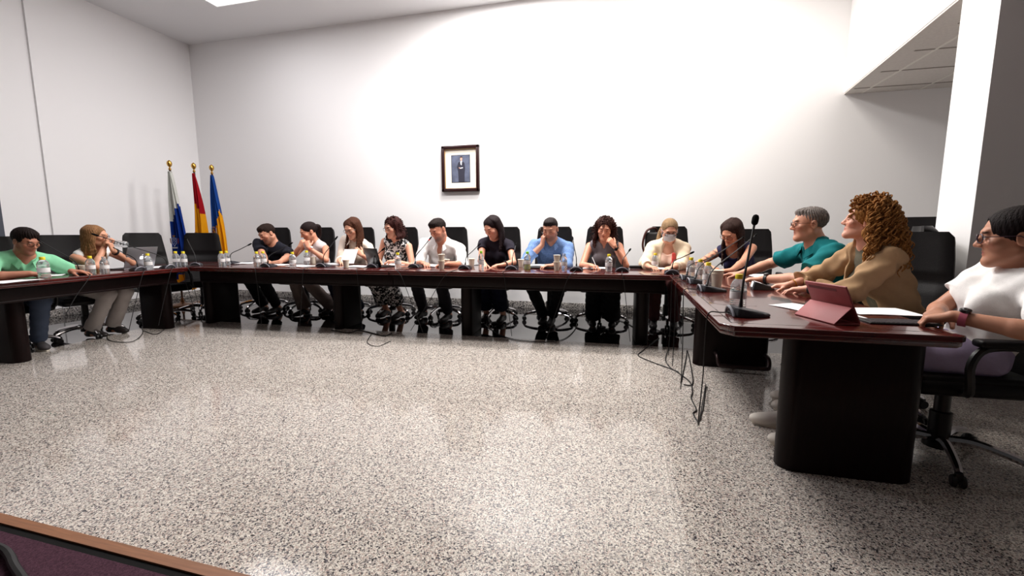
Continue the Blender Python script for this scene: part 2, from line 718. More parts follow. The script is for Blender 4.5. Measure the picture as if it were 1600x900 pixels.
    for i, sg in ((0, 1), (1, -1)):
        hip = P + RG * sg * .088 * s - Z * .01
        K = nv((P[0], P[1], 0)) + F * kn[i][0] * s + RG * kn[i][1] * s + Z * (.50 * s)
        An = nv((P[0], P[1], 0)) + F * ft[i][0] * s + RG * ft[i][1] * s + Z * (.085 * s if len(ft[i]) < 3 else ft[i][2])
        fd = F if len(ft[i]) < 4 else unit(ft[i][3])
        thigh.append((hip, K))
        calf.append((K, An))
        foot.append((An, fd))
        lw = .92 if fem else 1.0
        legs += [cone(hip, K, .085 * s * lw, .058 * s * lw, .03), cone(K, K + (An - K) * .35, .056 * s * lw, .054 * s * lw, .02),
                 cone(K + (An - K) * .3, An, .054 * s * lw, .036 * s * lw, .015),
                 cone(An - Z * .03 - fd * .03, An + fd * .13 * s - Z * (An[2] - .035), .036 * s, .028 * s, .02)]
    base = nv((P[0], P[1], 0.0))
    sk = nv(lin(skin))
    hairc = nv(lin(brow or (hair or {}).get('c', (40, 25, 20))))
    lipc = nv(lin(lips)) if lips else sk * nv((.85, .58, .55))

    def paint(Pts):
        c = np.repeat(sk[None, :], len(Pts), axis=0)
        q = ((Pts - H) @ HM) / hs

        def blend(cx, rr, col, amt=1.0, pw=1.0):
            nonlocal c
            for sg in ((-1, 1) if abs(cx[0]) > 1e-6 else (1,)):
                e = (((q - nv((cx[0] * sg, cx[1], cx[2]))) / nv(rr)) ** 2).sum(axis=1)
                wgt = np.clip(1.6 - 1.6 * e, 0, 1) * amt
                c = c * (1 - wgt[:, None]) + col[None, :] * wgt[:, None]
        if stubble:
            blend((0, .055, -.075), (.066, .07, .055), nv(lin(stubble)), .8)
            blend((.055, .02, -.05), (.02, .03, .04), nv(lin(stubble)), .6)
        blend((.045, .07, -.02), (.03, .03, .022), sk * nv((1.0, .8, .78)), .5)
        blend((0, .107, -.02), (.016, .02, .014), sk * nv((1.0, .84, .82)), .5)
        blend((0, .092, -.0525), (.023, .02, .0125), lipc, .95)
        blend((.034, .09, .032), (.022, .02, .0058), hairc, .9)
        if not eyes:
            blend((.031, .095, .0065), (.0155, .016, .0042), sk * .12, .9)
        else:
            blend((.031, .092, .0175), (.016, .016, .004), sk * .15, .85)
        if ink:                      # tattoos along the upper arm and forearm
            S, E, W = joints[ink]
            for a_, b_ in ((S, E), (E, E + (W - E) * .6)):
                d_ = b_ - a_
                t_ = ((Pts - a_) @ d_) / (d_ @ d_)
                near = (np.linalg.norm(Pts - a_ - np.clip(t_, 0, 1)[:, None] * d_, axis=1) < .08) & (t_ > .12) & (t_ < 1)
                f_ = np.sin(Pts[:, 0] * 95) * np.sin(Pts[:, 1] * 120 + 1) + np.sin(Pts[:, 2] * 105 + Pts[:, 0] * 60)
                amt = np.clip((f_ - .35) * 2, 0, .7) * near
                c = c * (1 - amt[:, None]) + nv((.03, .035, .05))[None, :] * amt[:, None]
        return c

    body_ops = trunk + traps + neck + head_ops + legs + arms + hands
    if fem:
        body_ops = infl(trunk, -.002) + traps + neck + head_ops + legs + arms + hands
    body = sdf_obj('person', body_ops, res, SKIN, None, base, color_fn=paint)
    tag(body, label, 'person', group)
    rnd = random.Random(label)
    # ---- top
    for top in [x_ for x_ in (top, over) if x_]:
        t = top.get('t', .012) * s
        ops = infl(trunk, t)
        if top.get('traps', True):
            ops += infl(traps, t * .7)
        sl = top.get('sleeve', .5)
        for side, S in (('R', SR), ('L', SL)):
            S, E, W = joints[side]
            wd = top.get('wide', .018) * s
            fa = wf
            if sl <= 0:
                continue
            if sl <= 1:
                ops.append(cone(S, S + (E - S) * sl, .056 * s * fa + t, (.046 * s * fa + wd), .02, flat=True))
            else:
                f2 = sl - 1
                ops.append(cone(S, E, .056 * s * fa + t, .046 * s * fa + t, .02))
                ops.append(cone(E, E + (W - E) * f2, .046 * s * fa + t, (.028 + .014 * (1 - f2)) * s * fa + t * 1.1, .012, flat=True))
                if top.get('cuff'):
                    q = E + (W - E) * f2
                    u = unit(W - E)
                    ops.append(cone(q - u * .03, q, (.030 + .014 * (1 - f2)) * s + t * 1.1, (.032 + .014 * (1 - f2)) * s + t * 1.1, .003, flat=True))
        nk = top.get('neck', 'crew')
        if sl <= 0:                      # armholes
            for side in 'RL':
                S, E, W = joints[side]
                sgn = 1 if side == 'R' else -1
                aw = top.get('arm', .0)
                ops.append(dict(ell(S + tx * sgn * (.045 - aw) * s - tz * .02, nv((.055, .12, .10)) * s, TM, .01), sub=True))
        if nk in ('crew', 'v', 'polo', 'shirt', 'scoop', 'open'):
            ops.append(ell(N + tz * .045 * s + ty * .02 * s, nv((.066, .078, .055)) * s, TM, .006, True))
        if nk == 'scoop':
            ops.append(ell(N + ty * .08 * s - tz * .03 * s, nv((.07, .08, .075)) * s, TM, .006, True))
        if nk in ('v', 'polo', 'shirt'):
            dp = top.get('deep', {'v': .13, 'polo': .10, 'shirt': .11}[nk])
            ops.append(cone(N + ty * .10 * s + tz * .02 * s, N + ty * .125 * s - tz * dp * s, .05 * s, .006 * s, .006, sub=True))
        if nk == 'open':
            ops.append(cone(N + ty * .11 * s + tz * .02 * s, tp(0, .15, .2), .07 * s, .075 * s, .006, sub=True))
        amp = top.get('fold', .004) * s
        f1, f2_ = 38 / s, 61 / s
        ph = rnd.random() * 6

        def folds(X, Y, Zz):
            return amp * (np.sin(X * f1 + Zz * 22 + ph) * np.sin(Zz * f1 * .8 - Y * 30 + 1.3 * ph) + .5 * np.sin(Y * f2_ + Zz * f2_ * .7 + 2 * ph))
        m = top['m']
        sh = sdf_obj(top.get('name', 'shirt'), ops, res, m, body, base, wave=folds, cuts=[((P[0], P[1], P[2] - .07), -Z)] if not top.get('dress') else ())
        if nk in ('polo', 'shirt') or top.get('collar'):
            # a folded collar: two leaves from the nape to the points in front
            cb = B()
            for sg in (-1, 1):
                inner = []
                for k in range(9):
                    th = math.radians(180 - k * 19)      # from the nape round to the front
                    x, y = math.sin(th) * .074 * sg, math.cos(th) * .080 + .020
                    inner.append(nv(N) + tx * x * s + ty * y * s + tz * (.050 - .045 * (k / 8) ** 1.6) * s)
                outer = []
                for k in range(9):
                    th = math.radians(180 - k * 19)
                    e = .016 + .012 * (k / 8) + (.016 if k == 8 else 0)
                    x, y = math.sin(th) * (.078 + e) * sg, math.cos(th) * (.086 + e) + .022
                    outer.append(nv(N) + tx * x * s + ty * y * s + tz * (.050 - .045 * (k / 8) ** 1.6 - .034 - .014 * (k / 8)) * s)
                th_ = .0025
                for lay in range(8):
                    quad = [inner[lay], inner[lay + 1], outer[lay + 1], outer[lay]]
                    nrm = np.cross(quad[1] - quad[0], quad[3] - quad[0])
                    nrm = unit(nrm) * th_
                    va = [cb.verts.new(q_ - base + nrm) for q_ in quad]
                    vb = [cb.verts.new(q_ - base - nrm) for q_ in quad]
                    cb.faces.new(va)
                    cb.faces.new(vb[::-1])
                    for z_ in range(4):
                        cb.faces.new((va[z_], va[(z_ + 1) % 4], vb[(z_ + 1) % 4], vb[z_]))
            bmesh.ops.remove_doubles(cb, verts=cb.verts, dist=.0008)
            obj('collar', cb, top.get('cm', m), sh, angle=60)
    # ---- bottom
    if bottom:
        t = bottom.get('t', .012) * s
        ops = infl(trunk[:1], t)
        if bottom.get('kind') == 'skirt':
            for (hip, K), (K2, An) in zip(thigh, calf):
                ops += [cone(hip, K, .095 * s, .085 * s, .06), cone(K, K + (An - K) * bottom.get('len', .6), .085 * s, .095 * s, .06, flat=True)]
        else:
            bl = bottom.get('len', .95)
            for (hip, K), (K2, An) in zip(thigh, calf):
                ops += [cone(hip, K, .088 * s + t, .062 * s + t, .02), cone(K, K + (An - K) * bl, .060 * s + t, bottom.get('hem', .05) * s + t, .02, flat=True)]
        ph2 = rnd.random() * 6

        def folds2(X, Y, Zz):
            return .004 * s * np.sin(X * 35 + Zz * 28 + ph2) * np.sin(Zz * 33 - Y * 25 + ph2)
        sdf_obj(bottom.get('name', 'trousers'), ops, max(res, .006), bottom['m'], body, base, wave=folds2)
    # ---- shoes
    if shoes:
        for An, fd in foot:
            sdv = np.cross(fd, Z)
            g = nv((An[0], An[1], 0))
            ops = [ell(g + fd * .13 * s + Z * .035, nv((.045, .075, .034)) * s, np.stack([sdv, fd, Z], axis=1), .02),
                   ell(g - fd * .02 * s + Z * .045, nv((.036, .06, .042)) * s, np.stack([sdv, fd, Z], axis=1), .02),
                   cone(g + fd * .0 + Z * .07, g + fd * .1 * s + Z * .045, .036 * s, .034 * s, .02)]
            if shoes.get('high'):
                ops += [cone(An - Z * .02, An + Z * .06, .045 * s, .045 * s, .02)]
            so = sdf_obj(shoes.get('name', 'shoe'), ops, max(res, .006), shoes['m'], body, base, cuts=[((0, 0, .012), -Z)])
            if shoes.get('sole'):
                bm = B()
                pts = []
                for k in range(20):
                    th = 2 * PI * k / 20
                    yy = math.sin(th)
                    q_ = g + fd * (.055 + .135 * yy) * s + sdv * math.cos(th) * (.040 + .006 * yy) * s - base
                    pts.append((q_[0], q_[1]))
                prism(bm, pts, 0.0, .028, .004)
                obj('sole', bm, shoes['sole'], so)
    # ---- eyes
    if eyes:
        for sg in (-1, 1):
            bm = B()
            q = Matrix(HM.tolist()).to_4x4()
            ball(bm, (0, 0, 0), .0122 * hs, u=20, v=14, M=Matrix.Rotation(-PI / 2, 4, 'X'))
            bmesh.ops.transform(bm, matrix=q, verts=bm.verts)
            hfv = Vector(hf)
            for f in bm.faces:
                f.material_index = 1 if f.calc_center_median().normalized().dot(hfv) > .88 else 0
            bmesh.ops.translate(bm, verts=bm.verts, vec=Vector(hp(sg * .031, .0805, .011) - base))
            obj('eye', bm, [EYE_W, EYE_D], body)
    # ---- glasses
    if glasses:
        gm = glasses['m']
        bm = B()
        lensb = []
        for sg in (-1, 1):
            cx = .033 * sg
            rim = []
            rw, rh = glasses.get('rw', .025), glasses.get('rh', .018)
            for k in range(21):
                th = 2 * PI * k / 20
                ex = 2.6
                x = cx + rw * math.copysign(abs(math.cos(th)) ** (2 / ex), math.cos(th))
                z = .008 + rh * math.copysign(abs(math.sin(th)) ** (2 / ex), math.sin(th))
                rim.append(Vector(hp(x, .108 - .012 * abs(x) / .06, z) - base))
            tube(bm, rim, glasses.get('r', .0018) * hs, 6, cap=False)
            lensb.append(rim[:-1])
            tube(bm, [Vector(hp(*q_) - base) for q_ in ((sg * .058, .1, .014), (sg * .074, .07, .014), (sg * .083, .0, .014), (sg * .083, -.02, .002))], .0018 * hs, 6)
        tube(bm, [Vector(hp(*q_) - base) for q_ in ((-.009, .107, .012), (0, .1095, .014), (.009, .107, .012))], .0018 * hs, 6)
        go = obj('glasses', bm, gm, body)
        for rim in lensb:
            b2 = B()
            b2.faces.new([b2.verts.new(v) for v in rim])
            ret = bmesh.ops.extrude_face_region(b2, geom=list(b2.faces))
            bmesh.ops.translate(b2, verts=[g_ for g_ in ret['geom'] if isinstance(g_, bmesh.types.BMVert)], vec=Vector(hf) * .0015)
            obj('lens', b2, LENS, go)
    # ---- hair
    if hair:
        hairdo(hair, hp, he, hc, H, HM, hs, N, tz, ty, tx, s, body, base, res, rnd, F)
    return dict(o=body, base=base, joints=joints, hp=hp, N=N, P=P, tp=tp, s=s, HM=HM, F=F, RG=RG, tx=tx, ty=ty, tz=tz)


def hairdo(hair, hp, he, hc, H, HM, hs, N, tz, ty, tx, s, body, base, res, rnd, F):
    st = hair['style']
    m = hair.get('m') or hair_mat(hair['c'])
    v = hair.get('vol', .0)
    hl = hair.get('line', 0.0)                # hairline shift upwards
    cap = [he(0, -.016, .048, .082 + v, .103 + v, .084 + v)]
    face_cut = [he(0, .115, -.005 + hl, .078, .079, .098, .006, True)]
    Zd = nv((0, 0, -1.0))
    ops = []
    if st == 'short':
        t_ = hair.get('tuft', .010)
        ops = [he(0, -.018, .046, .081 + v, .102 + v, .087 + v), he(0, .012, .078, .062 + v, .072 + v, .046 + t_, .02), he(0, .052, .098, .046, .030, .018 + t_ * .6, .02)]
        ops += [he(0, .125, .0 + hl, .066, .062, .090, .008, True), he(0, .085, -.058, .12, .082, .085, .01, True), he(0, -.06, -.135, .12, .12, .085, .01, True)]
        for sg in (-1, 1):
            ops += [he(sg * .062, .085, .045 + hl, .024, .034, .034, .01, True)]
        for sg in (-1, 1):
            ops += [he(sg * .09, .0, -.005, .02, .024, .036, .006, True)]
        if hair.get('quiff'):
            ops += [hc((-.03, .075, .108), (.035, .07, .112), .02, .02, .02)]
        if hair.get('bald'):
            ops += [he(0, .08, .12, .055, .07, .04, .02, True)]
    else:
        if st == 'bun':
            face_cut = [he(0, .122, -.004 + hl, .068, .068, .096, .006, True)]
        if st == 'bun':
            cap = cap + [he(sg * .09, -.002, -.004, .024, .025, .036, .006, True) for sg in (-1, 1)]
        ops = cap + face_cut + [he(0, .075 + (.012 if st == 'bun' else 0), -.085, .12, .07, .085, .01, True)]
    if st in ('long', 'bob'):
        n = hair.get('n', 30)
        Ln = hair.get('len', .32) * hs
        f0 = hair.get('start', 62)
        part = hair.get('part', 0.0)
        for i in range(n):
            ph = math.radians(f0 + (360 - 2 * f0) * i / (n - 1))
            sx, cy = math.sin(ph), math.cos(ph)
            sd = 1 if sx > 0 else -1
            front = max(0, cy)
            fl = hair.get('flare', .0)
            p0 = hp(part + .012 * sd, .05 * cy - .01, .115 + v)
            p1 = hp(sx * (.070 + v), cy * .088 - .014, .082)
            p2 = hp(sx * (.080 + v), cy * .094 - .016, .02)
            p3 = hp(sx * (.080 + v + fl * .5), cy * .094 - .018, -.045)
            out = unit(p3 - H)
            out[2] = 0
            LL = Ln * (1 + rnd.uniform(-.1, .08)) * (hair.get('frontlen', 1.0) if cy > .2 else 1.0)
            p4 = p3 + Zd * LL * .4 + out * (.010 + fl) + nv((rnd.uniform(-1, 1), rnd.uniform(-1, 1), 0)) * .008
            if cy > -.1:
                p4 = p4 + ty * .01
            p5 = p4 + Zd * LL * .6 + nv((rnd.uniform(-1, 1), rnd.uniform(-1, 1), 0)) * .014 + (ty * .03 if cy > 0 else -ty * .01)
            p5 = p5 + hair.get('pull', 0) * ty
            rr = hair.get('r', .0145) * hs
            if st == 'bob':
                p5 = p4 + Zd * .03 + (nv(H) - p4) * nv((.12, .12, 0))
            wv = hair.get('wave', 0)
            pts = smooth_path([p0, p1, p2, p3, p4, p5], 4)
            pts = [nv(q) for q in pts]
            if wv:
                p_ = rnd.random() * 6
                pts = [q + (tx * math.sin(j * 1.1 + p_) + ty * math.cos(j * 1.1 + p_)) * wv * min(1, j / 10) for j, q in enumerate(pts)]
            mm = len(pts) - 1
            for j in range(mm):
                f = j / mm
                r0 = rr * (1.05 - .55 * max(0, f - .5) * 2)
                r1 = rr * (1.05 - .55 * max(0, (j + 1) / mm - .5) * 2)
                ops.append(cone(pts[j], pts[j + 1], r0, r1, .012))
    if st == 'ponytail' or st == 'bun':
        tl = hair.get('len', .25) * hs
        b0 = hp(0, -.115, .03)
        if st == 'bun':
            ops += [ell(hp(0, -.125, .02), nv((.045, .04, .045)) * hs, HM, .01)]
        else:
            off = hair.get('side', 0.0)
            pts = smooth_path([hp(0, -.10, .04), hp(off * .3, -.145, .02), nv(hp(off, -.15, -.03)) + Zd * tl * .3, nv(hp(off * 1.4, -.13, -.03)) + Zd * tl], 5)
            for j in range(len(pts) - 1):
                ops.append(cone(pts[j], pts[j + 1], .026 * hs * (1 - .4 * j / len(pts)), .026 * hs * (1 - .4 * (j + 1) / len(pts)), .01))
    fq = hair.get('freq', 190)
    amp = hair.get('amp', .0026 if st == 'short' else .0014)

    def strands(X, Y, Z):
        q = [(X - H[0]) * HM[0, i] + (Y - H[1]) * HM[1, i] + (Z - H[2]) * HM[2, i] for i in range(3)]
        an = np.arctan2(q[0], q[1] + .02)
        return amp * np.sin(an * fq / 6 + 3 * np.sin(q[2] * 40)) + amp * .6 * np.sin(an * fq / 3.1 + q[2] * 30)
    o = sdf_obj('hair', ops, min(res, .0055), m, body, base, wave=strands)
    if hair.get('curls'):
        bm = B()
        n = hair['curls']
        cw = hair.get('curlw', .014)
        for i in range(n):
            # root on the scalp, never on the face
            while True:
                v3 = unit(nv((rnd.gauss(0, 1), rnd.gauss(0, 1), rnd.gauss(.35, 1))))
                if v3[2] > -.45 and not (v3[1] > .45 and v3[2] < .72) and not (v3[1] > .02 and v3[2] < .15) and not (v3[1] > .25 and v3[2] < .8):
                    break
            root = hp(v3[0] * .085, v3[1] * .105 - .016, v3[2] * .09 + .045)
            out = unit(HM @ v3)
            L_ = hair.get('curll', .26) * rnd.uniform(.45, 1.1) * (.7 + .5 * (v3[2] < .3)) * hs
            st_ = rnd.uniform(.012, .05) * hs * hair.get('lift', 1)
            p = nv(root)
            d_ = out * .9 * hair.get('lift', 1) + nv((rnd.gauss(0, .4), rnd.gauss(0, .4), rnd.gauss(-.1, .25)))
            if v3[1] > 0:
                d_ = d_ - HM[:, 1] * .6 + HM[:, 0] * (.3 if v3[0] > 0 else -.3)
            nstep = 54
            pts = []
            ph_, w_ = rnd.random() * 6, rnd.uniform(.7, 1.25)
            tl_ = 0.0
            for j in range(nstep):
                f = j / (nstep - 1)
                d_ = unit(d_ * .86 + nv((0, 0, -1)) * (.08 + .26 * min(1, tl_ / (st_ * 2.0))) + out * max(0, .22 - .3 * f))
                p = p + d_ * L_ / nstep
                tl_ += L_ / nstep
                e1 = unit(np.cross(d_, (.3, .5, .8)))
                e2 = np.cross(d_, e1)
                rr_ = cw * w_ * min(1, f * 4) * hs
                an = ph_ + j * .62
                pts.append(Vector(p + (e1 * math.cos(an) + e2 * math.sin(an)) * rr_ - base))
            tube(bm, pts, [hair.get('strand', .0058) * (1 - .6 * j / nstep) for j in range(nstep)], 6)
        co = obj('curls', bm, [m], o)
    return o
# ================================================================ setting
def granite(name, cols, grain, rough, tiles=None, joint=(150, 142, 134), spec=0.5, ior=1.5):
    m = bpy.data.materials.new(name)
    m.use_nodes = True
    nt = m.node_tree
    N, Lk = nt.nodes, nt.links
    b = N['Principled BSDF']
    tc = N.new('ShaderNodeTexCoord')
    # warp a little so that the grains are not round
    nz = N.new('ShaderNodeTexNoise')
    nz.inputs['Scale'].default_value = grain * .9
    nz.inputs['Detail'].default_value = 2
    Lk.new(tc.outputs['Object'], nz.inputs['Vector'])
    mx = N.new('ShaderNodeMix')
    mx.data_type = 'VECTOR'
    mx.inputs['Factor'].default_value = 0.007
    Lk.new(tc.outputs['Object'], mx.inputs[4])
    Lk.new(nz.outputs['Color'], mx.inputs[5])
    vo = N.new('ShaderNodeTexVoronoi')
    vo.inputs['Scale'].default_value = grain
    Lk.new(mx.outputs[1], vo.inputs['Vector'])
    sp = N.new('ShaderNodeSeparateColor')
    Lk.new(vo.outputs['Color'], sp.inputs['Color'])
    r = N.new('ShaderNodeValToRGB')
    r.color_ramp.interpolation = 'CONSTANT'
    els = r.color_ramp.elements
    els[0].position, els[0].color = 0, (*lin(cols[0][1]), 1)
    els[1].position, els[1].color = cols[1][0], (*lin(cols[1][1]), 1)
    for p, c in cols[2:]:
        e = els.new(p)
        e.color = (*lin(c), 1)
    Lk.new(sp.outputs[0], r.inputs['Fac'])
    # finer second grain
    vo2 = N.new('ShaderNodeTexVoronoi')
    vo2.inputs['Scale'].default_value = grain * 2.3
    Lk.new(mx.outputs[1], vo2.inputs['Vector'])
    sp2 = N.new('ShaderNodeSeparateColor')
    Lk.new(vo2.outputs['Color'], sp2.inputs['Color'])
    r2 = N.new('ShaderNodeValToRGB')
    r2.color_ramp.interpolation = 'CONSTANT'
    r2.color_ramp.elements[0].color = (.22, .21, .22, 1)
    r2.color_ramp.elements[1].position = .17
    r2.color_ramp.elements[1].color = (1, 1, 1, 1)
    Lk.new(sp2.outputs[1], r2.inputs['Fac'])
    mu = N.new('ShaderNodeMix')
    mu.data_type = 'RGBA'
    mu.blend_type = 'MULTIPLY'
    mu.inputs['Factor'].default_value = 1
    Lk.new(r.outputs['Color'], mu.inputs[6])
    Lk.new(r2.outputs['Color'], mu.inputs[7])
    out = mu.outputs[2]
    if tiles:
        tx, ty, ox, oy, wd = tiles
        sx = N.new('ShaderNodeSeparateXYZ')
        Lk.new(tc.outputs['Object'], sx.inputs[0])

        def line(sock, per, off):
            a = N.new('ShaderNodeMath'); a.operation = 'SUBTRACT'; Lk.new(sock, a.inputs[0]); a.inputs[1].default_value = off - per / 2
            p = N.new('ShaderNodeMath'); p.operation = 'WRAP'; Lk.new(a.outputs[0], p.inputs[0]); p.inputs[1].default_value = per; p.inputs[2].default_value = 0
            q = N.new('ShaderNodeMath'); q.operation = 'SUBTRACT'; Lk.new(p.outputs[0], q.inputs[0]); q.inputs[1].default_value = per / 2
            w = N.new('ShaderNodeMath'); w.operation = 'ABSOLUTE'; Lk.new(q.outputs[0], w.inputs[0])
            z = N.new('ShaderNodeMath'); z.operation = 'LESS_THAN'; Lk.new(w.outputs[0], z.inputs[0]); z.inputs[1].default_value = wd
            return z.outputs[0]
        mxx = N.new('ShaderNodeMath')
        mxx.operation = 'MAXIMUM'
        Lk.new(line(sx.outputs[0], tx, ox), mxx.inputs[0])
        Lk.new(line(sx.outputs[1], ty, oy), mxx.inputs[1])
        jm = N.new('ShaderNodeMix')
        jm.data_type = 'RGBA'
        Lk.new(mxx.outputs[0], jm.inputs['Factor'])
        Lk.new(out, jm.inputs[6])
        jm.inputs[7].default_value = (*lin(joint), 1)
        out = jm.outputs[2]
    Lk.new(out, b.inputs['Base Color'])
    b.inputs['Roughness'].default_value = rough
    b.inputs['Specular IOR Level'].default_value = spec
    b.inputs['IOR'].default_value = ior
    return m


GRAN = granite('light_granite', [(0, (196, 188, 178)), (.30, (220, 213, 203)), (.55, (188, 170, 160)), (.69, (152, 144, 140)), (.83, (90, 86, 90)), (.94, (38, 38, 44))],
               180, .10, (.6, .4135, -.36, 1.885, .0022))
GRAN_DARK = granite('dark_granite', [(0, (26, 24, 26)), (.4, (34, 30, 32)), (.7, (20, 18, 20)), (.9, (52, 46, 46))], 110, .03, (.6, .4135, -.36, 1.885, .0015), (16, 15, 15), spec=.5, ior=4.0)
GRAN_BASE = granite('speckled_granite', [(0, (150, 145, 140)), (.4, (190, 184, 178)), (.7, (110, 105, 105)), (.88, (60, 58, 60))], 70, .25)
WALL = mat('white_paint', (238, 236, 236), rough=.9, spec=.2, bump=.06, bscale=70)
CEIL = mat('ceiling_paint', (226, 225, 226), rough=.95, spec=.1)
TILE_C = mat('ceiling_tile', (212, 206, 200), rough=.95, spec=.1, noise=.05, nscale=40)
RAIL = mat('ceiling_rail', (226, 222, 214), rough=.6)
RAIL_D = mat('ceiling_gap', (150, 142, 134), rough=.8)
DOORM = mat('grey_door', (70, 74, 84), rough=.5)
WOODTRIM = mat('nosing_wood', (138, 92, 62), rough=.5, noise=.18, nscale=9, stretch=(1, 14, 14))
CARPET = mat('plum_carpet', (80, 55, 66), rough=1.0, spec=.05, noise=.35, nscale=160, bump=.8, bscale=500)
BLACKSTRIP = mat('black_rubber', (10, 9, 9), rough=.8, spec=.2)

YW, XL, ZC = 6.50, -7.58, 4.447

# floor: light granite, with a band of dark polished granite under the tables at the back and the left
bm = B()
A_ = (-5.72, 4.46)          # inner corner of the band
prism(bm, [(-5.05, -1.5), (5.6, -1.5), (5.6, 4.62), (1.2, 4.58), A_], -.12, 0.0)
struct('floor', bm, GRAN)
bm = B()
prism(bm, [(-8.3, -1.5), (-5.05, -1.5), A_, (1.2, 4.58), (5.6, 4.62), (5.6, 6.6), (-8.3, 6.6)], -.12, 0.0)
struct('floor', bm, GRAN_DARK)

bm = B(); box(bm, (-8.3, YW, 0), (5.6, YW + .16, ZC + .1)); struct('wall_back', bm, WALL)
bm = B(); box(bm, (XL - .2, 4.26, 0), (XL, YW, ZC)); struct('wall_left', bm, WALL)
bm = B(); box(bm, (XL - .3, -1.5, 0), (XL - .03, 4.26, ZC)); struct('wall_left', bm, WALL)
bm = B(); box(bm, (XL - .2, -1.5, ZC), (5.6, YW + .1, ZC + .12)); struct('ceiling', bm, CEIL)
# lowered part on the right with its tiled ceiling
bm = B()
prism(bm, [(2.575, YW), (2.325, 4.13), (2.285, 3.67), (2.1, 1.2), (5.6, 1.2), (5.6, YW)], 2.870, ZC)
struct('wall_bulkhead', bm, WALL)
bm = B()
prism(bm, [(2.58, YW), (2.33, 4.13), (2.29, 3.69), (5.6, 3.69), (5.6, YW)], 2.853, 2.871, mi=0)
for k in range(5):
    x = 2.76 + k * .6
    box(bm, (x - .012, 3.70, 2.848), (x + .012, YW, 2.854), mi=1)
for k in range(6):
    y = 4.03 + k * .56
    box(bm, (2.59, y - .010, 2.8485), (5.6, y + .010, 2.8545), mi=2)
struct('ceiling', bm, [TILE_C, RAIL, RAIL_D])
# pillar and the wall that runs on from it to the right
bm = B()
prism(bm, [(2.34, 4.13), (2.295, 3.69), (5.6, 3.69), (5.6, 4.13)], 0, 2.875)
struct('wall_right', bm, WALL)
bm = B(); box(bm, (5.5, -1.5, 0), (5.7, 3.69, 2.87)); struct('wall_right', bm, WALL)
bm = B(); box(bm, (5.5, 4.13, 0), (5.7, YW, 2.87)); struct('wall_right', bm, WALL)
bm = B(); box(bm, (XL, YW - .014, 0), (5.5, YW, .105), .003); struct('baseboard_back', bm, GRAN_BASE)
bm = B(); box(bm, (XL, 4.26, 0), (XL + .014, YW - .014, .105), .003); struct('baseboard_left', bm, GRAN_BASE)
# a grey door in the left wall, only its edge in the picture
dp = on_x(5, 350, XL - .03)
bm = B(); box(bm, (XL - .05, dp.y - .95, 0), (XL - .02, dp.y, 2.12), .004)
dr = struct('door_1', bm, DOORM)
bm = B(); box(bm, (XL - .05, dp.y - 1.01, 0), (XL - .01, dp.y - .95, 2.18), .004); box(bm, (XL - .05, dp.y - .95, 2.12), (XL - .01, dp.y, 2.18), .004)
obj('door_frame', bm, DOORM, dr)
bm = B(); tube(bm, [(XL - .02, dp.y - .86, 1.02), (XL - .01, dp.y - .86, 1.02), (XL - .01, dp.y - .74, 1.02)], .01)
obj('door_handle', bm, mat('steel', (170, 170, 172), rough=.3, metal=1), dr)

bm = B(); box(bm, (XL - .03, dp.y, 0), (XL - .016, 4.26, .105), .003); struct('baseboard_left', bm, GRAN_BASE)

# low platform the picture is taken from
PZ = .15
e0, e1 = on_z(0, 801, PZ), on_z(395, 900, PZ)
d_ = (e1 - e0).normalized()
n_ = Vector((-d_.y, d_.x, 0))              # towards the tables
a0, a1 = e0 - d_ * 5.0, e0 + d_ * 5.0
bm = B()


def strip(bm, o0, o1, z0, z1, mi):
    pts = [a0 + n_ * o0, a1 + n_ * o0, a1 + n_ * o1, a0 + n_ * o1]
    prism(bm, [(q.x, q.y) for q in pts], z0, z1, mi=mi)


pf = B(); strip(pf, -2.2, -.062, 0.0, PZ - .002, 0)
plat = struct('floor', pf, CARPET)
plat.name = 'floor_platform'
pf = B(); strip(pf, -.036, 0.0, 0.0, PZ, 0); struct('trim_1', pf, WOODTRIM)
pf = B(); strip(pf, -.062, -.036, 0.0, PZ - .006, 0); struct('trim_2', pf, BLACKSTRIP)
# ================================================================ tables
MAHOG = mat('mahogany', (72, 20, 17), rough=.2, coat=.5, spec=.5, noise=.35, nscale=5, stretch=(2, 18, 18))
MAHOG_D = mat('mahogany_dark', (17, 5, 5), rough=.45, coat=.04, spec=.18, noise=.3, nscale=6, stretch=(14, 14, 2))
INLAY = mat('inlay_dark', (26, 10, 9), rough=.25, coat=.4)
TZ = .745


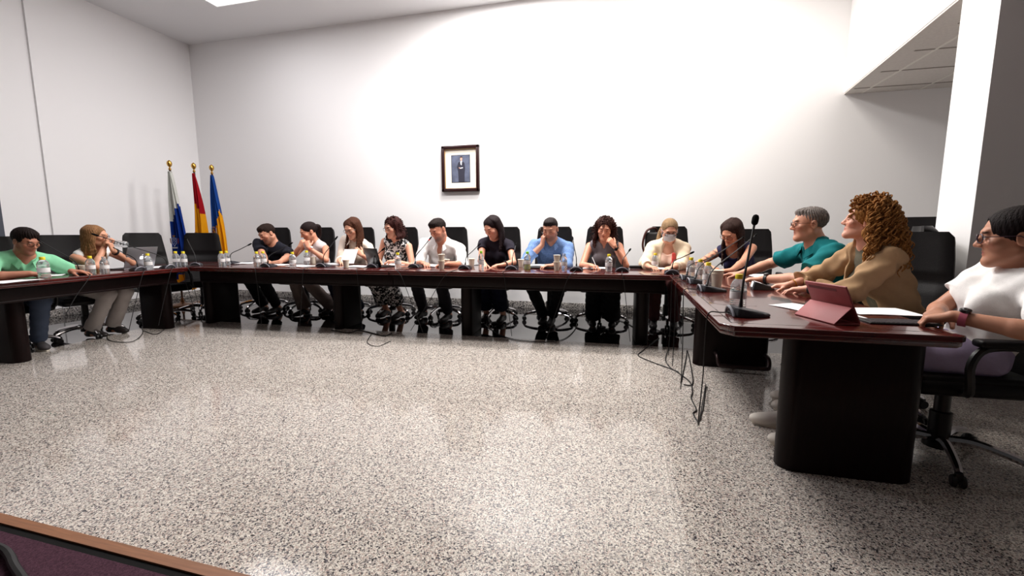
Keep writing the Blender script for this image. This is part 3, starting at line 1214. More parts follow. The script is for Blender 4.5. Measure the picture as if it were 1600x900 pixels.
def table(name, label, loc, rz, L, W, peds, apron=True, chamfer=0.0, group='meeting tables of the horseshoe', cut=(0, 0), apron_x=None, ped_len=.50, ped_in=.26, extra=None):
    """local x along the run from the front left corner, y from the inner (visible) edge to the sitters' edge"""
    t = empty(name, (*loc, 0), rz)
    tag(t, label, 'table', group)
    c = chamfer
    pts = [(c, 0), (L - cut[1], 0), (L, W), (cut[0], W), (0, c)] if c else [(0, 0), (L - cut[1], 0), (L, W), (-cut[0], W)]
    bm = B()
    prism(bm, pts, TZ - .028, TZ, .006, 3)
    prism(bm, [(x + (.006 if x < L / 2 else -.006), y + (.006 if y < W / 2 else -.006)) for x, y in pts], TZ - .05, TZ - .026, .006, 2)
    # inlaid line round the border
    o, w_ = .05, .007
    x0, x1, y0, y1 = o, L - o, o, W - o
    for a, b in (((x0, y0), (x1, y0 + w_)), ((x0, y1 - w_), (x1, y1)), ((x0, y0), (x0 + w_, y1)), ((x1 - w_, y0), (x1, y1))):
        box(bm, (a[0], a[1], TZ - .004), (b[0], b[1], TZ + .0004), mi=1)
    obj('tabletop', bm, [MAHOG, INLAY], t)
    if apron:
        ax = apron_x or (.04, L - .04)
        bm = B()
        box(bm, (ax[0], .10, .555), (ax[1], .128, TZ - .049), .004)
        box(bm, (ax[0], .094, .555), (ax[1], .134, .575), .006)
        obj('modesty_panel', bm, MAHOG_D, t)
    for px in peds:
        bm = B()
        hw = .065
        pts = []
        for k in range(13):
            a = PI + PI * k / 12
            pts.append((px + hw * math.cos(a), ped_in + hw + hw * math.sin(a)))
        for k in range(13):
            a = PI * k / 12
            pts.append((px + hw * math.cos(a), ped_in + ped_len - hw + hw * math.sin(a)))
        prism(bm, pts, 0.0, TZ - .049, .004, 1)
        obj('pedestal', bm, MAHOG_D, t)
    return t


ang_b = math.atan2(4.40 - 4.08, .43 + 5.05)
ub = Vector((math.cos(ang_b), math.sin(ang_b), 0))
ob = Vector((-5.05, 4.08, 0))
LB = (.43 + 5.05) / math.cos(ang_b)


def back_pt(s, dy=0):          # along the back run
    return ob + ub * s + Vector((-ub.y, ub.x, 0)) * dy


p0 = back_pt(-.86)
table('meeting_table', 'long dark mahogany table with the seat of the man in the dark tee behind it', (p0.x, p0.y), ang_b, 3.44, .88, [.78, 2.62], apron_x=(.90, 3.44))
p1 = back_pt(2.585)
table('meeting_table', 'long dark mahogany table under the framed portrait, ending at the right hand corner', (p1.x, p1.y), ang_b, LB - 2.585 + .91, .88, [.78, 2.70], apron_x=(0, LB - 2.585 - .02))
# left run: inner edge from (-4.86, 1.5) to (-5.05, 4.05)
lt = empty('meeting_table', (-4.84, 1.5, 0), math.atan2(4.07 - 1.5, -5.05 + 4.84))
tag(lt, 'dark mahogany table on the left between the green polo man and the corner', 'table', 'meeting tables of the horseshoe')
LLn = math.hypot(4.07 - 1.5, .21)
bm = B()
prism(bm, [(0, 0), (LLn, 0), (LLn, .64), (0, .64)], TZ - .028, TZ, .006, 3)
prism(bm, [(.006, .006), (LLn - .006, .006), (LLn - .006, .634), (.006, .634)], TZ - .05, TZ - .026, .006, 2)
for a, b in (((.05, .05), (LLn, .057)), ((.05, .583), (LLn, .59)), ((.05, .05), (.057, .59))):
    box(bm, (a[0], a[1], TZ - .004), (b[0], b[1], TZ + .0004), mi=1)
obj('tabletop', bm, [MAHOG, INLAY], lt)
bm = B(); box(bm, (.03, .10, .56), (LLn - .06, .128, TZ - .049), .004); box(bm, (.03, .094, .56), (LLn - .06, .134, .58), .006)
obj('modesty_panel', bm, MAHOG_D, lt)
for px in (1.12, LLn - .05):
    bm = B()
    hw = .065
    pts = [(px + hw * math.cos(PI + PI * k / 12), .36 + hw + hw * math.sin(PI + PI * k / 12)) for k in range(13)]
    pts += [(px + hw * math.cos(PI * k / 12), .76 - hw + hw * math.sin(PI * k / 12)) for k in range(13)]
    pts = [(x, y - .12) for x, y in pts]
    prism(bm, pts, 0, TZ - .049, .004, 1)
    obj('pedestal', bm, MAHOG_D, lt)
# right run: x from .43 to 1.33, y from 2.05 to the back run
rt_ = empty('meeting_table', (.43, 2.06, 0), 0)
tag(rt_, 'dark mahogany table on the right carrying the rose tablet, nearest to the viewer', 'table', 'meeting tables of the horseshoe')
RL = back_pt(LB).y - 2.06
bm = B()
o2 = [(.05, 0), (.87, 0), (.90, .03), (.90, RL + .03), (0, RL - .002), (0, .06)]
prism(bm, o2, TZ - .028, TZ, .006, 3)
prism(bm, [(.056, .006), (.862, .006), (.894, .036), (.894, RL + .02), (.006, RL - .008), (.006, .066)], TZ - .05, TZ - .026, .006, 2)
for a, b in (((.05, .07), (.057, RL)), ((.843, .07), (.85, RL)), ((.05, .07), (.85, .077))):
    box(bm, (a[0], a[1], TZ - .004), (b[0], b[1], TZ + .0004), mi=1)
obj('tabletop', bm, [MAHOG, INLAY], rt_)
for py in (.27, 1.98):
    bm = B()
    hw = .07
    x0_, x1_ = .335 + hw, .90 - hw
    if py > 1:
        x0_, x1_ = .19 + hw, .78 - hw
    pts = [(x0_ + hw * math.cos(PI / 2 + PI * k / 12), py + hw * math.sin(PI / 2 + PI * k / 12)) for k in range(13)]
    pts += [(x1_ + hw * math.cos(-PI / 2 + PI * k / 12), py + hw * math.sin(-PI / 2 + PI * k / 12)) for k in range(13)]
    prism(bm, pts, 0, TZ - .049, .004, 1)
    obj('pedestal', bm, MAHOG_D, rt_)
bm = B()
tube(bm, smooth_path([(.36, 1.99, .13), (.36, 1.84, .12), (.37, 1.80, .06), (.40, 1.79, .05), (.70, 1.78, .05), (.74, 1.79, .06), (.75, 1.84, .12), (.75, 1.99, .13)], 5), .017, 10)
obj('foot_rail', bm, mat('bronze_steel', (70, 58, 58), rough=.35, metal=.8), rt_)

# ================================================================ office chairs
LEATHER = mat('black_leather', (14, 11, 12), rough=.48, spec=.25, bump=.25, bscale=260)
PLASTIC = mat('black_plastic', (14, 13, 14), rough=.4)
CHROME = mat('chrome', (205, 203, 205), rough=.12, metal=1)


def make_chair():
    t = empty('office_chair', (0, 0, 0))
    bm = B()
    box(bm, (-.26, -.25, .40), (.26, .27, .475), .035, 3)
    box(bm, (-.24, -.22, .45), (.24, .25, .495), .022, 3)
    obj('seat', bm, LEATHER, t)
    # backrest: a rounded slab with a seam, leaning back
    bm = B()
    nu, nvv = 13, 22
    ring = []
    for j in range(nvv):
        f = j / (nvv - 1)
        z = .44 + .76 * f
        hw = .235 + .02 * math.sin(PI * min(1, f * 1.2)) - .012 * max(0, f - .8) * 5
        if f > .93:
            hw -= .03 * ((f - .93) / .07) ** 2
        th = .075 + .02 * math.sin(PI * f)
        if f > .9:
            th *= 1 - .55 * ((f - .9) / .1) ** 2
        seam = .55
        pad = .026 * (1 - math.exp(-((f - seam) / .035) ** 2))
        row = []
        for i in range(nu):
            g = -1 + 2 * i / (nu - 1)
            e = (1 - abs(g) ** 6) ** .5
            curve = .035 * g * g            # wraps round the sitter
            row.append(Vector((g * hw, -.245 - .16 * f - .03 * math.sin(PI * f) + curve + (pad) * e, z)))
        back = []
        for i in range(nu):
            g = 1 - 2 * i / (nu - 1)
            e = (1 - abs(g) ** 8) ** .5
            back.append(Vector((g * hw * .99, -.245 - .16 * f - .03 * math.sin(PI * f) + .035 * g * g - th * (.35 + .65 * e), z)))
        ring.append([bm.verts.new(q) for q in row + back])
    m_ = 2 * nu
    for j in range(nvv - 1):
        for k in range(m_):
            bm.faces.new((ring[j][k], ring[j][(k + 1) % m_], ring[j + 1][(k + 1) % m_], ring[j + 1][k]))
    bm.faces.new(ring[0][::-1])
    bm.faces.new(ring[-1])
    obj('backrest', bm, LEATHER, t, angle=60)
    for sg in (-1, 1):
        bm = B()
        tube(bm, smooth_path([(sg * .25, .10, .43), (sg * .31, .11, .45), (sg * .315, .12, .58), (sg * .31, .05, .655), (sg * .31, -.16, .65), (sg * .29, -.27, .60), (sg * .235, -.33, .60)], 5), .018, 8)
        a = obj('armrest', bm, PLASTIC, t)
        bm = B(); box(bm, (sg * .31 - .033, -.18, .655), (sg * .31 + .033, .11, .69), .014, 3)
        obj('armrest_pad', bm, LEATHER, a)
    bm = B()
    lathe(bm, [(.055, .40), (.055, .385), (.032, .37), (.032, .25), (.045, .245), (.045, .10), (.06, .09), (.06, .06), (.02, .05)], 18)
    obj('gas_column', bm, PLASTIC, t)
    for k in range(5):
        a = 2 * PI * k / 5 + .3
        c, s_ = math.cos(a), math.sin(a)
        bm = B()
        path = [(r_ * c, r_ * s_, z) for r_, z in ((.04, .105), (.12, .118), (.21, .106), (.29, .085), (.325, .066))]
        pp = smooth_path(path, 4)
        tube(bm, pp, [.024 - .009 * i / (len(pp) - 1) for i in range(len(pp))], 8)
        lg = obj('base_leg', bm, CHROME, t)
        bm = B()
        for sg in (-1, 1):
            M = T(.325 * c - s_ * .016 * sg, .325 * s_ + c * .016 * sg, .028, a) @ Matrix.Rotation(PI / 2, 4, 'X')
            lathe(bm, [(.006, -.010), (.024, -.010), (.028, -.006), (.028, .006), (.024, .010), (.006, .010)], 14, 0, M)
        box(bm, (-.014, -.014, .03), (.014, .014, .066), .004, M=T(.325 * c, .325 * s_, 0, a))
        obj('caster', bm, PLASTIC, lg)
    return t


_chair0 = make_chair()
_first_chair = [True]


def place_chair(x, y, face, label, s=1.0):
    """face: direction the sitter looks, degrees"""
    if _first_chair[0]:
        o = _chair0
        _first_chair[0] = False
    else:
        o = copy_tree(_chair0)
    o.location = (x, y, 0)
    o.rotation_euler = (0, 0, math.radians(face - 90))
    o.scale = (s, s, s)
    tag(o, label, 'chair', 'black leather office chairs round the tables')
    return o
# ================================================================ who sits where
def yf(x):                       # inner edge of the back run
    return 4.08 + .0584 * (x + 5.05)


def back_spot(u, dy, v=400):     # point on the sitters' side at photo column u, dy behind the inner edge
    y = 4.3 + dy
    for _ in range(4):
        y = yf(on_y(u, v, y).x) + dy
    return on_y(u, v, y)


def hd(u, v, dy=1.0):
    return tuple(back_spot(u, dy, v))


def wr(u, dy, z=.782):           # wrist above the table
    p = back_spot(u, dy)
    return (p.x, p.y, z)


def seat_b(u, dy=1.28):
    p = back_spot(u, dy)
    return (p.x, p.y)


BLACKHAIR, DARKBROWN, BROWN = (24, 18, 18), (42, 27, 22), (74, 46, 32)
CREAM = cloth('cream_cotton', (238, 222, 206))
WHITE = cloth('white_cotton', (240, 238, 236))
NAVY = cloth('navy', (24, 27, 46))
BLACKC = cloth('black_cloth', (20, 19, 22))
DARKG = cloth('charcoal', (46, 44, 50))
SHOE_D = mat('dark_shoe', (30, 24, 24), rough=.5)
SHOE_W = mat('white_shoe', (222, 214, 204), rough=.6)
SOLE_W = mat('white_sole', (214, 206, 192), rough=.7)

S_ = 1.07
PEOPLE = {}

# --- left table
hx = on_x(40, 378, -5.38)
PEOPLE['polo'] = person('man in green polo shirt and glasses reading papers at the left table', hx, -14, seat=(-5.80, 2.86), s=1.0, hs=.98,
    hyaw=22, hpitch=20, skin=(178, 120, 96), hair=dict(style='short', c=(30, 22, 20), vol=.004), stubble=(140, 92, 76),
    top=dict(m=cloth('mint_pique', (132, 200, 158)), neck='polo', sleeve=.72, wide=.026), belly=.03,
    bottom=dict(m=cloth('denim', (74, 84, 104))), shoes=dict(m=mat('grey_shoe', (70, 66, 68), rough=.7), sole=SOLE_W), glasses=dict(m=FRAME_BLACK),
    R=dict(w=(-5.18, 2.70, .785), d=(.25, .95, -.1), pole=(.1, -1, -.35), curl=.5), L=dict(w=(-5.13, 2.98, .785), d=(.85, .5, -.1), pole=(-.3, .8, -.5), curl=.3), res=.0055)
hx = on_x(150, 371, -5.48)
PEOPLE['drink'] = person('woman in white vest with long fair hair drinking from a clear bottle', hx, 8, seat=(-5.83, hx.y + .06), s=.97, hs=.96, fem=True,
    hyaw=24, hpitch=2, skin=(206, 148, 118), hair=dict(style='long', c=(128, 92, 62), len=.33, start=70, wave=.004, vol=.003), brow=(80, 56, 40),
    top=dict(m=WHITE, neck='scoop', sleeve=0), bottom=dict(m=cloth('pale_grey', (176, 168, 164)), hem=.06), shoes=dict(m=SHOE_D), glasses=dict(m=FRAME_BROWN, r=.0022),
    R=dict(w=on_x(163, 386, -5.36), d=(.15, .35, .9), n=(-.3, -.9, .3), pole=(-.2, -.8, -.9), curl=.9),
    L=dict(w=on_x(177, 392, -5.28), d=(-.25, -.1, .9), n=(.9, .5, .2), pole=(.3, .9, -.8), curl=.9), res=.0055)

# --- back run, left to right
PEOPLE['tee'] = person('man in black tee looking down with crossed forearms beside the left corner', hd(418, 366), -86, seat=seat_b(430), s=1.108, hs=1.087,
    hyaw=-18, hpitch=26, hroll=-6, skin=(196, 140, 114), hair=dict(style='short', c=(38, 26, 22), line=.004), stubble=(104, 72, 60), sw=.205, belly=.02,
    top=dict(m=cloth('black_tee', (26, 27, 36)), neck='crew', sleeve=.75, wide=.024), bottom=dict(m=BLACKC), shoes=dict(m=SHOE_D),
    R=dict(w=wr(415, 0.65), d=(.8, -.5, -.1), pole=(-.55, .45, -.5), curl=.3), L=dict(w=wr(438, 0.61), d=(-.95, -.25, -.12), pole=(.6, .45, -.4), curl=.35))
PEOPLE['vest'] = person('woman in pale sleeveless vest holding both hands to her mouth', hd(483, 363), -96, seat=seat_b(502), s=1.045, hs=1.076, fem=True,
    hyaw=-28, hpitch=22, skin=(208, 146, 118), hair=dict(style='ponytail', c=(34, 24, 24), len=.14, side=.05),
    top=dict(m=cloth('pale_lilac', (222, 208, 206)), neck='v', sleeve=0, deep=.15), bottom=dict(m=cloth('taupe', (122, 108, 102)), hem=.075), shoes=dict(m=SHOE_D),
    R=dict(w=back_spot(468, 0.80, 386), d=(.35, .25, .9), n=(-.3, -.9, .2), pole=(-.6, -.5, -.9), curl=1.0),
    L=dict(w=back_spot(482, 0.78, 387), d=(-.45, .25, .85), n=(.3, -.9, .3), pole=(.9, -.4, -.8), curl=1.0),
    feet=((.28, .06), (.05, -.20)))
PEOPLE['cream'] = person('woman in cream blouse and glasses reading a sheet of paper she holds up', hd(551, 358), -90, seat=seat_b(556), s=1.066, hs=1.108, fem=True,
    hyaw=-4, hpitch=24, skin=(216, 160, 132), hair=dict(style='long', c=(70, 42, 30), len=.22, vol=.0), 
    top=dict(m=CREAM, neck='shirt', sleeve=1.45, cuff=True, wide=.02), bottom=dict(m=NAVY, hem=.08), shoes=dict(m=SHOE_D), glasses=dict(m=FRAME_BLACK),
    R=dict(w=wr(530, 0.69), d=(.8, -.55, 0), pole=(-.5, .4, -.7), curl=.4), L=dict(w=back_spot(566, 0.72, 399), d=(-.5, -.2, .55), n=(.2, -.8, .5), pole=(.5, .3, -.8), curl=.75))


def print_cloth():
    m = bpy.data.materials.new('black_white_print')
    m.use_nodes = True
    nt = m.node_tree
    b = nt.nodes['Principled BSDF']
    tc = nt.nodes.new('ShaderNodeTexCoord')
    n = nt.nodes.new('ShaderNodeTexNoise')
    n.inputs['Scale'].default_value = 26
    n.inputs['Detail'].default_value = 1.5
    n.inputs['Distortion'].default_value = 1.2
    nt.links.new(tc.outputs['Object'], n.inputs['Vector'])
    r = nt.nodes.new('ShaderNodeValToRGB')
    r.color_ramp.interpolation = 'CONSTANT'
    r.color_ramp.elements[0].color = (*lin((20, 20, 24)), 1)
    r.color_ramp.elements[1].position = .53
    r.color_ramp.elements[1].color = (*lin((232, 228, 226)), 1)
    nt.links.new(n.outputs['Fac'], r.inputs['Fac'])
    nt.links.new(r.outputs['Color'], b.inputs['Base Color'])
    b.inputs['Roughness'].default_value = .8
    return m


PRINT = print_cloth()
PEOPLE['dress'] = person('woman in black and white patterned sleeveless top typing on the black laptop', hd(614, 357), -92, seat=seat_b(622), s=1.066, hs=1.087, fem=True,
    hyaw=-20, hpitch=12, skin=(218, 160, 134), hair=dict(style='bob', c=(52, 26, 24), len=.13, vol=.006, wave=.006, flare=.012, start=66, curls=80, curlw=.014, curll=.15, lift=.12),
    top=dict(m=PRINT, neck='v', sleeve=0), bottom=dict(m=PRINT, kind='skirt', len=.7, name='skirt'), shoes=dict(m=SHOE_D), glasses=dict(m=FRAME_BROWN),
    R=dict(w=wr(592, 0.79, .795), d=(.2, -.95, -.1), pole=(-.5, .4, -.7), curl=.5), L=dict(w=wr(617, 0.75, .80), d=(-.85, -.5, -.1), pole=(.5, .45, -.6), curl=.5))
PEOPLE['white'] = person('man in white shirt with rolled sleeves looking down under the framed portrait', hd(685, 360), -90, seat=seat_b(692), s=1.149, hs=1.170, 
    hyaw=-18, hpitch=26, hroll=-6, skin=(190, 128, 104), hair=dict(style='short', c=(34, 26, 24), vol=-.002, line=-.004), stubble=(112, 88, 80), sw=.205, belly=.03,
    top=dict(m=WHITE, neck='shirt', sleeve=1.35, cuff=True, wide=.026, deep=.15, fold=.006), bottom=dict(m=DARKG), shoes=dict(m=SHOE_D),
    R=dict(w=wr(660, 0.65), d=(.75, -.6, -.1), pole=(-.55, .45, -.5), curl=.45), L=dict(w=wr(700, 0.59), d=(-.9, -.3, -.1), pole=(.55, .45, -.5), curl=.4), feet=((.10, .22), (.20, -.14)), knees=((.40, .17), (.40, -.13)))
PEOPLE['navy'] = person('woman in dark short sleeved top with straight black hair over one shoulder', hd(770, 357), -90, seat=seat_b(778), s=1.076, hs=1.129, fem=True,
    hyaw=-24, hpitch=28, hroll=-6, skin=(212, 152, 126), hair=dict(style='long', c=(30, 20, 22), len=.20, start=75, vol=.002),
    top=dict(m=cloth('ink', (34, 30, 40)), neck='crew', sleeve=.38, wide=.02), bottom=dict(m=NAVY, kind='skirt', len=.75, name='skirt'), shoes=dict(m=SHOE_D),
    R=dict(w=wr(757, 0.63), d=(.2, -.95, -.1), pole=(-.5, .45, -.7), curl=.4), L=dict(w=wr(787, 0.61), d=(-.85, -.5, -.1), pole=(.5, .45, -.6), curl=.3))
PEOPLE['phone'] = person('man in blue shirt holding a phone to his ear', hd(860, 359), -90, seat=seat_b(861), s=1.108, hs=1.129,
    hyaw=-6, hpitch=20, skin=(188, 134, 110), hair=dict(style='short', c=(40, 34, 34), vol=-.003, tuft=.003), stubble=(120, 92, 82), belly=.01,
    top=dict(m=cloth('blue_chambray', (104, 132, 178), noise=.2), neck='shirt', sleeve=1.55, cuff=True, wide=.022, deep=.06), bottom=dict(m=BLACKC), shoes=dict(m=SHOE_D),
    R=dict(w=back_spot(847, 0.94, 383), d=(.12, .10, .95), n=(-.75, -.6, .0), pole=(-1, -.2, -.9), curl=.75, thumb=-1),
    L=dict(w=wr(866, 0.61), d=(-.85, -.4, -.05), pole=(.5, .4, -.6), curl=.35), feet=((.16, .05), (.18, -.05)), knees=((.40, .17), (.40, -.17)))
PEOPLE['grey'] = person('woman in grey sleeveless top writing with her chin on her hand', hd(945, 359), -88, seat=seat_b(944), s=1.066, hs=1.108, fem=True,
    hyaw=-4, hpitch=16, hroll=5, skin=(206, 142, 114), hair=dict(style='long', c=(58, 34, 30), len=.13, wave=.008, vol=.004, flare=.012, start=72, curls=80, curlw=.013, curll=.19, lift=.12),
    top=dict(m=cloth('stone_grey', (112, 104, 108)), neck='v', sleeve=0, deep=.14), bottom=dict(m=BLACKC, kind='skirt', len=.95, name='skirt'), shoes=dict(m=SHOE_D),
    R=dict(w=wr(924, 0.65), d=(.6, -.75, -.1), pole=(-.55, .45, -.5), curl=.8), L=dict(w=back_spot(960, 0.82, 385), d=(-.55, .12, .75), n=(.1, -.8, .5), pole=(.5, -.3, -1), curl=.8))
PEOPLE['mask'] = person('woman in cream cardigan wearing a white face mask', hd(1046, 361), -96, seat=seat_b(1042), s=1.066, hs=1.097, fem=True,
    hyaw=10, hpitch=24, skin=(208, 152, 126), hair=dict(style='ponytail', c=(138, 112, 84), len=.12, side=.07), brow=(96, 72, 52),
    top=dict(m=cloth('pink_top', (232, 196, 178)), neck='scoop', sleeve=0), over=dict(m=cloth('cream_knit', (224, 204, 178), bump=.5, bscale=120), neck='open', sleeve=1.75, wide=.02, t=.022, fold=.005, name='cardigan'), bottom=dict(m=cloth('wine_trousers', (84, 46, 46))), shoes=dict(m=SHOE_D), glasses=dict(m=FRAME_BLACK, r=.003),
    R=dict(w=wr(1014, 0.63), d=(.6, -.7, -.1), pole=(-.5, .45, -.6), curl=.45), L=dict(w=wr(1053, 0.59), d=(-.6, -.6, -.1), pole=(.5, .45, -.6), curl=.4))
# --- corner and right table
hx = on_y(1143, 364, 5.22)
PEOPLE['tattoo'] = person('woman with tattooed arm and long dark hair bent over the corner of the tables', hx, -112, seat=(1.40, 5.58), s=1.08, hs=1.12, fem=True,
    hyaw=-20, hpitch=34, hroll=6, ink='R', skin=(206, 146, 118), hair=dict(style='long', c=(50, 34, 30), len=.26, start=68, wave=.004),
    top=dict(m=cloth('navy_tank', (40, 38, 66)), neck='scoop', sleeve=0), bottom=dict(m=BLACKC), shoes=dict(m=SHOE_D), glasses=dict(m=FRAME_BROWN, r=.0026),
    R=dict(w=(.90, 4.98, .785), d=(.3, -.9, -.1), pole=(-1, .4, -.3), curl=.4), L=dict(w=(1.04, 4.70, .785), d=(-.95, -.2, -.1), pole=(.55, .45, -.5), curl=.35))
hx = on_x(1264, 352, 1.41)
PEOPLE['teal'] = person('grey haired man in teal polo shirt and glasses at the right table', hx, 186, seat=(1.72, hx.y + .02), s=1.12, hs=1.12,
    hyaw=-10, hpitch=2, skin=(206, 148, 122), hair=dict(style='short', c=(118, 110, 106), vol=-.003, line=.014, tuft=-.005), brow=(110, 92, 82), lips=(176, 104, 92), eyes=True, belly=.03,
    top=dict(m=cloth('teal_pique', (16, 108, 112)), neck='polo', sleeve=.72, wide=.028, fold=.006), bottom=dict(m=cloth('navy_trousers', (40, 44, 58))), shoes=dict(m=SHOE_D), glasses=dict(m=FRAME_BROWN),
    R=dict(w=(1.04, 4.32, .785), d=(-.8, .55, -.12), pole=(.2, 1, -.1), curl=.25), L=dict(w=(1.08, 3.84, .785), d=(-.9, .25, -.12), pole=(.3, -1, -.3), curl=.35), res=.0042)
hx = on_x(1350, 349, 1.43)
PEOPLE['curly'] = person('woman with big curly ginger hair in a tan jacket at the right table', hx, 182, seat=(1.68, hx.y + .03), s=1.02, hs=.96, fem=True,
    hyaw=-22, hpitch=-12, skin=(222, 162, 138), hair=dict(style='long', c=(152, 104, 56), len=.20, vol=.006, wave=.012, flare=.04, start=92, curls=520, line=.012, curll=.29, curlw=.0105), brow=(60, 36, 28), lips=(186, 84, 84), eyes=False,
    top=dict(m=cloth('olive_top', (96, 92, 78)), neck='crew', sleeve=0, name='blouse', t=.005, fold=.0), over=dict(m=cloth('tan_jacket', (168, 136, 102), bump=.15), neck='open', sleeve=1.62, wide=.03, fold=.010, t=.026, name='jacket', cuff=True), bottom=dict(m=cloth('cream_trousers', (214, 204, 190)), hem=.07), shoes=dict(m=SHOE_W, sole=SOLE_W),
    R=dict(w=(1.14, hx.y + .28, .785), d=(-.9, .2, -.15), pole=(.2, 1, -.4), curl=.4), L=dict(w=(1.16, hx.y + .02, .79), d=(-.85, .45, -.15), pole=(.2, -1, -.4), curl=.35), res=.0042,
    feet=((.45, .08), (.50, -.10)))
hx = on_x(1586, 374, 1.69)
PEOPLE['tshirt'] = person('woman in white tee shirt and glasses with tied dark hair, nearest on the right', hx, 176, seat=(1.66, hx.y + .14), s=1.07, hs=1.10, fem=True,
    hyaw=-22, hpitch=3, skin=(184, 130, 104), hair=dict(style='bun', c=(26, 19, 20), line=.018, vol=.004, amp=.0008), brow=(44, 30, 26), lips=(158, 92, 84), eyes=True,
    top=dict(m=WHITE, neck='crew', sleeve=.62, wide=.026, fold=.005), bottom=dict(m=cloth('lilac_trousers', (172, 160, 190))), shoes=dict(m=SHOE_W, sole=SOLE_W, name='sneaker'), feet=((.64, .15), (.60, -.10)), knees=((.44, .12), (.44, -.10)), glasses=dict(m=mat('glasses_plum', (52, 34, 48), rough=.3), r=.0026),
    R=dict(w=(1.40, hx.y - .06, .79), d=(-.55, -.75, -.15), pole=(.3, 1, -.4), curl=.85, tcurl=.4), L=dict(w=(1.36, 2.22, .80), d=(-.72, .5, -.25), pole=(.4, -1, -.3), curl=.8, tcurl=.4), res=.0036)
# ================================================================ chairs
def chair_for(key, face, label, back=.02, dx=0, dy=0, s=.93):
    p = PEOPLE[key]
    a = math.radians(face)
    place_chair(p['P'][0] - math.cos(a) * back + dx, p['P'][1] - math.sin(a) * back + dy, face, label, s)


L_ = 'black leather office chair '
chair_for('polo', -10, L_ + 'behind the man in the green polo shirt')
place_chair(-5.82, 3.46, -14, L_ + 'behind the woman drinking from a bottle', .94)
place_chair(-5.93, 4.40, -12, L_ + 'standing empty behind the silver laptop', .96)
place_chair(-5.93, 4.97, -48, L_ + 'standing empty in the corner in front of the flags', .96)


def chair_b(u, face, label, dy=1.32):
    p = back_spot(u, dy + .36)
    q = back_spot(u, dy)
    place_chair(p.x, q.y, face, label, 1.03)


chair_b(434, -84, L_ + 'behind the man in the black tee')
chair_b(500, -90, L_ + 'behind the woman with her hands at her mouth')
chair_b(561, -92, L_ + 'behind the woman in the cream blouse')
chair_b(628, -92, L_ + 'behind the woman in the patterned top')
chair_b(704, -92, L_ + 'behind the man in the white shirt')
chair_b(785, -92, L_ + 'behind the woman with straight black hair')
chair_b(866, -90, L_ + 'behind the man on the phone')
chair_b(944, -90, L_ + 'behind the woman in the grey top')
chair_b(1041, -92, L_ + 'behind the woman in the face mask')
place_chair(1.45, 5.66, -100, L_ + 'behind the woman with the tattooed arm')
place_chair(1.74, PEOPLE['teal']['P'][1] + .02, 160, L_ + 'hidden behind the man in the teal polo shirt')
place_chair(1.63, PEOPLE['curly']['P'][1] + .11, 224, L_ + 'behind the woman with curly hair', .965)
place_chair(1.60, PEOPLE['tshirt']['P'][1] + .02, 182, L_ + 'under the woman in the white tee shirt')
place_chair(2.92, 5.25, 240, L_ + 'standing alone beyond the pillar', 1.1)
# ================================================================ things on the tables
def tpt(u, v):
    p = on_z(u, v, TZ)
    if 262 <= u < 285:
        pass
    elif u < 262:                                   # left run: keep it on the top
        for x0 in (0,):
            t = (p.y - 1.5) / 2.57
            xi = -4.84 - .21 * t
            p.x = min(max(p.x, xi - .57), xi - .05)
            q = on_x(u, v, p.x)
            p.y = min(q.y, 3.95)
    elif u < 1062:
        d = p.y - yf(p.x)
        d = min(max(d, .06), .80)
        q = back_spot(u, d, v)
        p = Vector((q.x, q.y, TZ))
    p.z = TZ + .0006
    return p


PET = mat('clear_pet', (232, 236, 238), rough=.08, trans=.82, ior=1.2, spec=.5)
CAPY = mat('yellow_cap', (226, 204, 40), rough=.4)
CAPG = mat('lime_cap', (150, 214, 60), rough=.4)
WLABEL = mat('pale_label', (225, 222, 222), rough=.5)
PAPERCUP = mat('paper_cup', (226, 216, 198), rough=.7)
PAPER = mat('white_paper', (244, 243, 244), rough=.8, spec=.1)
JUICE = mat('lime_drink', (206, 214, 92), rough=.1, trans=.5, ior=1.3)
METAL_D = mat('dark_grey_case', (46, 46, 52), rough=.45)
GREY_RING = mat('grey_panel', (128, 128, 136), rough=.35, metal=.3)
FOAM = mat('black_foam', (10, 10, 11), rough=.95, spec=.1)
CABLE = mat('black_cable', (14, 12, 13), rough=.5)
RED = mat('red_ring', (206, 40, 40), rough=.4, emit=(255, 40, 40), estr=.3)

# ---- bottles: body, cap, label as parts
def bottle_body(h=.18, r=.037):
    pr = [(.004, 0), (r * .82, 0), (r * .95, .004)]
    n = 9
    z0, z1 = .010, h * .62
    for k in range(n):
        z = z0 + (z1 - z0) * k / n
        dz = (z1 - z0) / n
        pr += [(r, z + dz * .15), (r, z + dz * .6), (r * .94, z + dz * .82)]
    pr += [(r, z1), (r * .97, h * .68), (r * .80, h * .77), (r * .52, h * .85), (r * .40, h * .875), (r * .40, h * .90), (.004, h * .90)]
    return pr


_bt = {}


